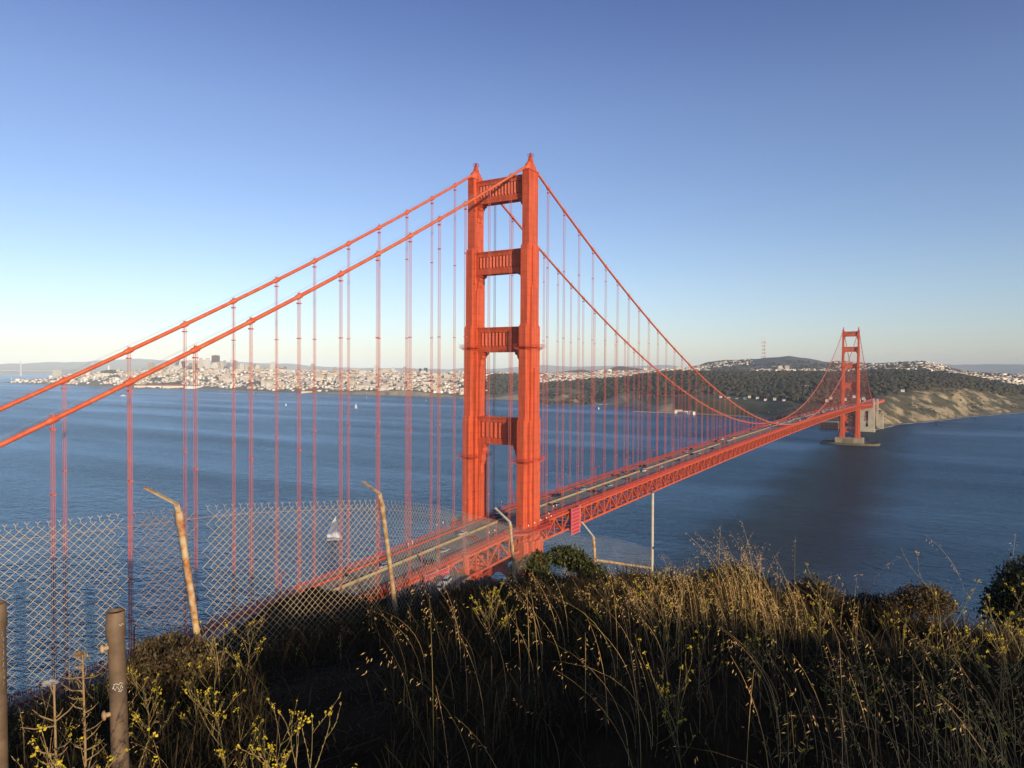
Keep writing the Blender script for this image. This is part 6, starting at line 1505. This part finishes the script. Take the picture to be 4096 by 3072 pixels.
# ---------------------------------------------------------------- mustard plants
M['stem'] = mat('mustard stem', (.32, .25, .07), .7, (.42, .29, .10), 9, trans=.15)
M['petal'] = mat('mustard petals', (.78, .58, .03), .6, trans=.3)
def mustard(seed, h, nb):
    rg = random.Random(seed); st = MB(); fl = MB()
    def flower(p, s):
        for _ in range(rg.randint(7, 12)):
            q = p + Vector((rg.gauss(0, .010), rg.gauss(0, .010), rg.gauss(0, .009))) * s; n = Vector((rg.gauss(0, 1), rg.gauss(0, 1), rg.gauss(.6, .6))).normalized()
            t_ = n.orthogonal().normalized() * .0062 * s; u_ = n.cross(t_)
            fl.add([q + t_, q + u_, q - t_, q - u_], [(0, 1, 2, 3)])
    def grow(p, d, L, r, lev):
        pts = [p]; n = 6
        for i in range(n):
            d = (d + Vector((rg.gauss(0, .10), rg.gauss(0, .10), .10 if lev else .03))).normalized(); pts.append(pts[-1] + d * (L / n))
        st.tube(pts, [r * (1 - .6 * i / n) for i in range(n + 1)], 4, 0, False)
        for i in range(2, n + 1):                                  # seed pods along the stalk
            if rg.random() < .8:
                for _ in range(2):
                    q = pts[i - 1].lerp(pts[i], rg.random()); dd = (d + Vector((rg.gauss(0, .4), rg.gauss(0, .4), .4))).normalized(); st.bar(q, q + dd * .016, .0028)
        if lev == 0:
            for k in range(nb):
                i = rg.randint(1, n - 1); a = rg.uniform(0, 6.283); el = rg.uniform(.35, .9)
                grow(pts[i].lerp(pts[i + 1], rg.random()), Vector((math.cos(a) * el, math.sin(a) * el, .55)).normalized(), L * rg.uniform(.35, .62), r * .62, 1)
        elif lev == 1:
            for k in range(rg.randint(1, 3)):
                i = rg.randint(2, n - 1); grow(pts[i], (d + Vector((rg.gauss(0, .6), rg.gauss(0, .6), .1))).normalized(), L * rg.uniform(.3, .55), r * .6, 2)
        if rg.random() < .5: flower(pts[-1], rg.uniform(.9, 1.6))
    grow(Vector((0, 0, 0)), Vector((rg.gauss(0, .1), rg.gauss(0, .1), 1)), h, .0036, 0)
    root = thing('mustard_plant', (0, 0, 0), 0, 'x', 'plant'); st.build('stem', M['stem'], root); fl.build('blossom', M['petal'], root); return root
MP = [mustard(11, .95, 9), mustard(23, .85, 11), mustard(37, .75, 8), mustard(41, 1.0, 7)]
used_p = [False] * 4; rg = random.Random(21)
SPOT = [(300, 2.9, 0.72, 'yellow flowering mustard plant left of the brown pipe post'), (420, 3.2, 0.65, 'mustard plant tangled behind the brown pipe post'), (580, 2.7, 0.61, 'mustard plant with curved stems just right of the brown pipe post'), (760, 2.6, 0.58, 'tall flowered mustard plant at bottom left, second right of the pipe post'), (930, 2.5, 0.61, 'mustard plant at the bottom edge left of the dirt path'), (1120, 2.45, 0.68, 'spreading mustard plant at the bottom edge beside the dirt path'), (1330, 2.4, 0.58, 'mustard plant reaching over the dirt path at bottom'),
        (1640, 2.35, 0.43, 'single mustard stem standing over the dark dirt path'), (850, 5.4, 0.58, 'mustard plant in front of the rusty post shrub'), (960, 5.8, 0.50, 'mustard plant right of the rusty post shrub'), (4010, 5.2, 0.76, 'yellow mustard plant near the right edge beside the dirt patch'), (3800, 5.4, 0.65, 'mustard plant in front of the dirt patch at right'), (4090, 4.4, 0.72, 'mustard plant cut by the right edge'), (1980, 5.6, 0.55, 'branching mustard plant in the middle below the leafy bush')]
def put_m(i, u, r, s, lab, grp=None):
    g = gp(u, r, -.02); rz = rg.uniform(0, 6.28)
    if not used_p[i]: o = MP[i]; o.location = tuple(g); o.rotation_euler = (rg.uniform(-.1, .1), rg.uniform(-.1, .1), rz); o.scale = (s,) * 3; used_p[i] = True
    else: o = copy_tree(MP[i], g, rz, s)
    o['label'] = lab
    if grp: o['group'] = grp
for i, (u, r, s, lab) in enumerate(SPOT): put_m(i % 4, u, r, s, lab)
for i in range(34):
    if i < 10: u, r, w = rg.uniform(100, 1100), rg.uniform(3.2, 6.5), 'among the weeds on the left'
    elif i < 15: u, r, w = rg.uniform(1800, 2700), rg.uniform(3.2, 6), 'in the shaded grass at the centre'
    else: u, r, w = rg.uniform(2600, 4300), rg.uniform(3.4, 7.2), 'in the tall dry grass on the right'
    put_m(rg.randint(0, 3), u, r, rg.uniform(.34, .6), 'small mustard plant with yellow dots of flower ' + w, 'small mustard plants ' + w)
# thistle with a white seed head
M['fluff'] = mat('thistle down', (.75, .72, .66), .9, trans=.4); M['drystalk'] = mat('dry thistle', (.32, .21, .09), .8)
def thistle(u, v, r, lab, flowers):
    p = at(u, v, r); g = float(ground(p[0], p[1])[0]); h = p[2] - g; o = thing('thistle', (p[0], p[1], g - .02), 0, lab, 'plant'); b = MB(); rt = random.Random(int(u))
    b.tube([(0.02, .01, 0), (.01, 0, h * .5), (0, 0, h)], [.007, .006, .004], 6)
    for k in range(30):
        z = rt.uniform(.15, .98) * h; a = rt.uniform(0, 6.28); L = rt.uniform(.04, .13); b.tube([(0, 0, z), (L * .6 * math.cos(a), L * .6 * math.sin(a), z + .02), (L * math.cos(a), L * math.sin(a), z + .05)], [.004, .003, .001], 4, 0, False)
    b.build('stem', M['drystalk'], o)
    b = MB()
    for k in range(260):
        a = rt.uniform(0, 6.28); e = rt.uniform(-.3, 1.5); d = Vector((math.cos(a) * math.cos(e) - .5, math.sin(a) * math.cos(e), math.sin(e) * .5)); b.bar(Vector((0, 0, h)), Vector((0, 0, h)) + d * rt.uniform(.015, .036), .0012)
    b.build('seed_head', M['fluff'] if flowers else M['drystalk'], o)
thistle(215, 2712, 3.6, 'dry thistle with a white fluffy head left of the pipe post', 1)
thistle(330, 2600, 4.2, 'tall dry thistle standing behind the left pipe post', 0)

# ---------------------------------------------------------------- haze
hz = bpy.data.materials.new('air'); hz.use_nodes = True; nt = hz.node_tree
nt.nodes.remove(nt.nodes['Principled BSDF'])
pv = nt.nodes.new('ShaderNodeVolumePrincipled'); pv.inputs['Color'].default_value = (.72, .88, 1.0, 1); pv.inputs['Density'].default_value = 3.0e-5; pv.inputs['Anisotropy'].default_value = -0.35
nt.links.new(pv.outputs[0], nt.nodes['Material Output'].inputs['Volume'])
b = MB(); b.bb(-1500, 33000, -33000, 33000, -40, 640); hb = b.build('haze', hz); tag(hb, 'thin pale sea haze over the bay', 'haze', kind='stuff')
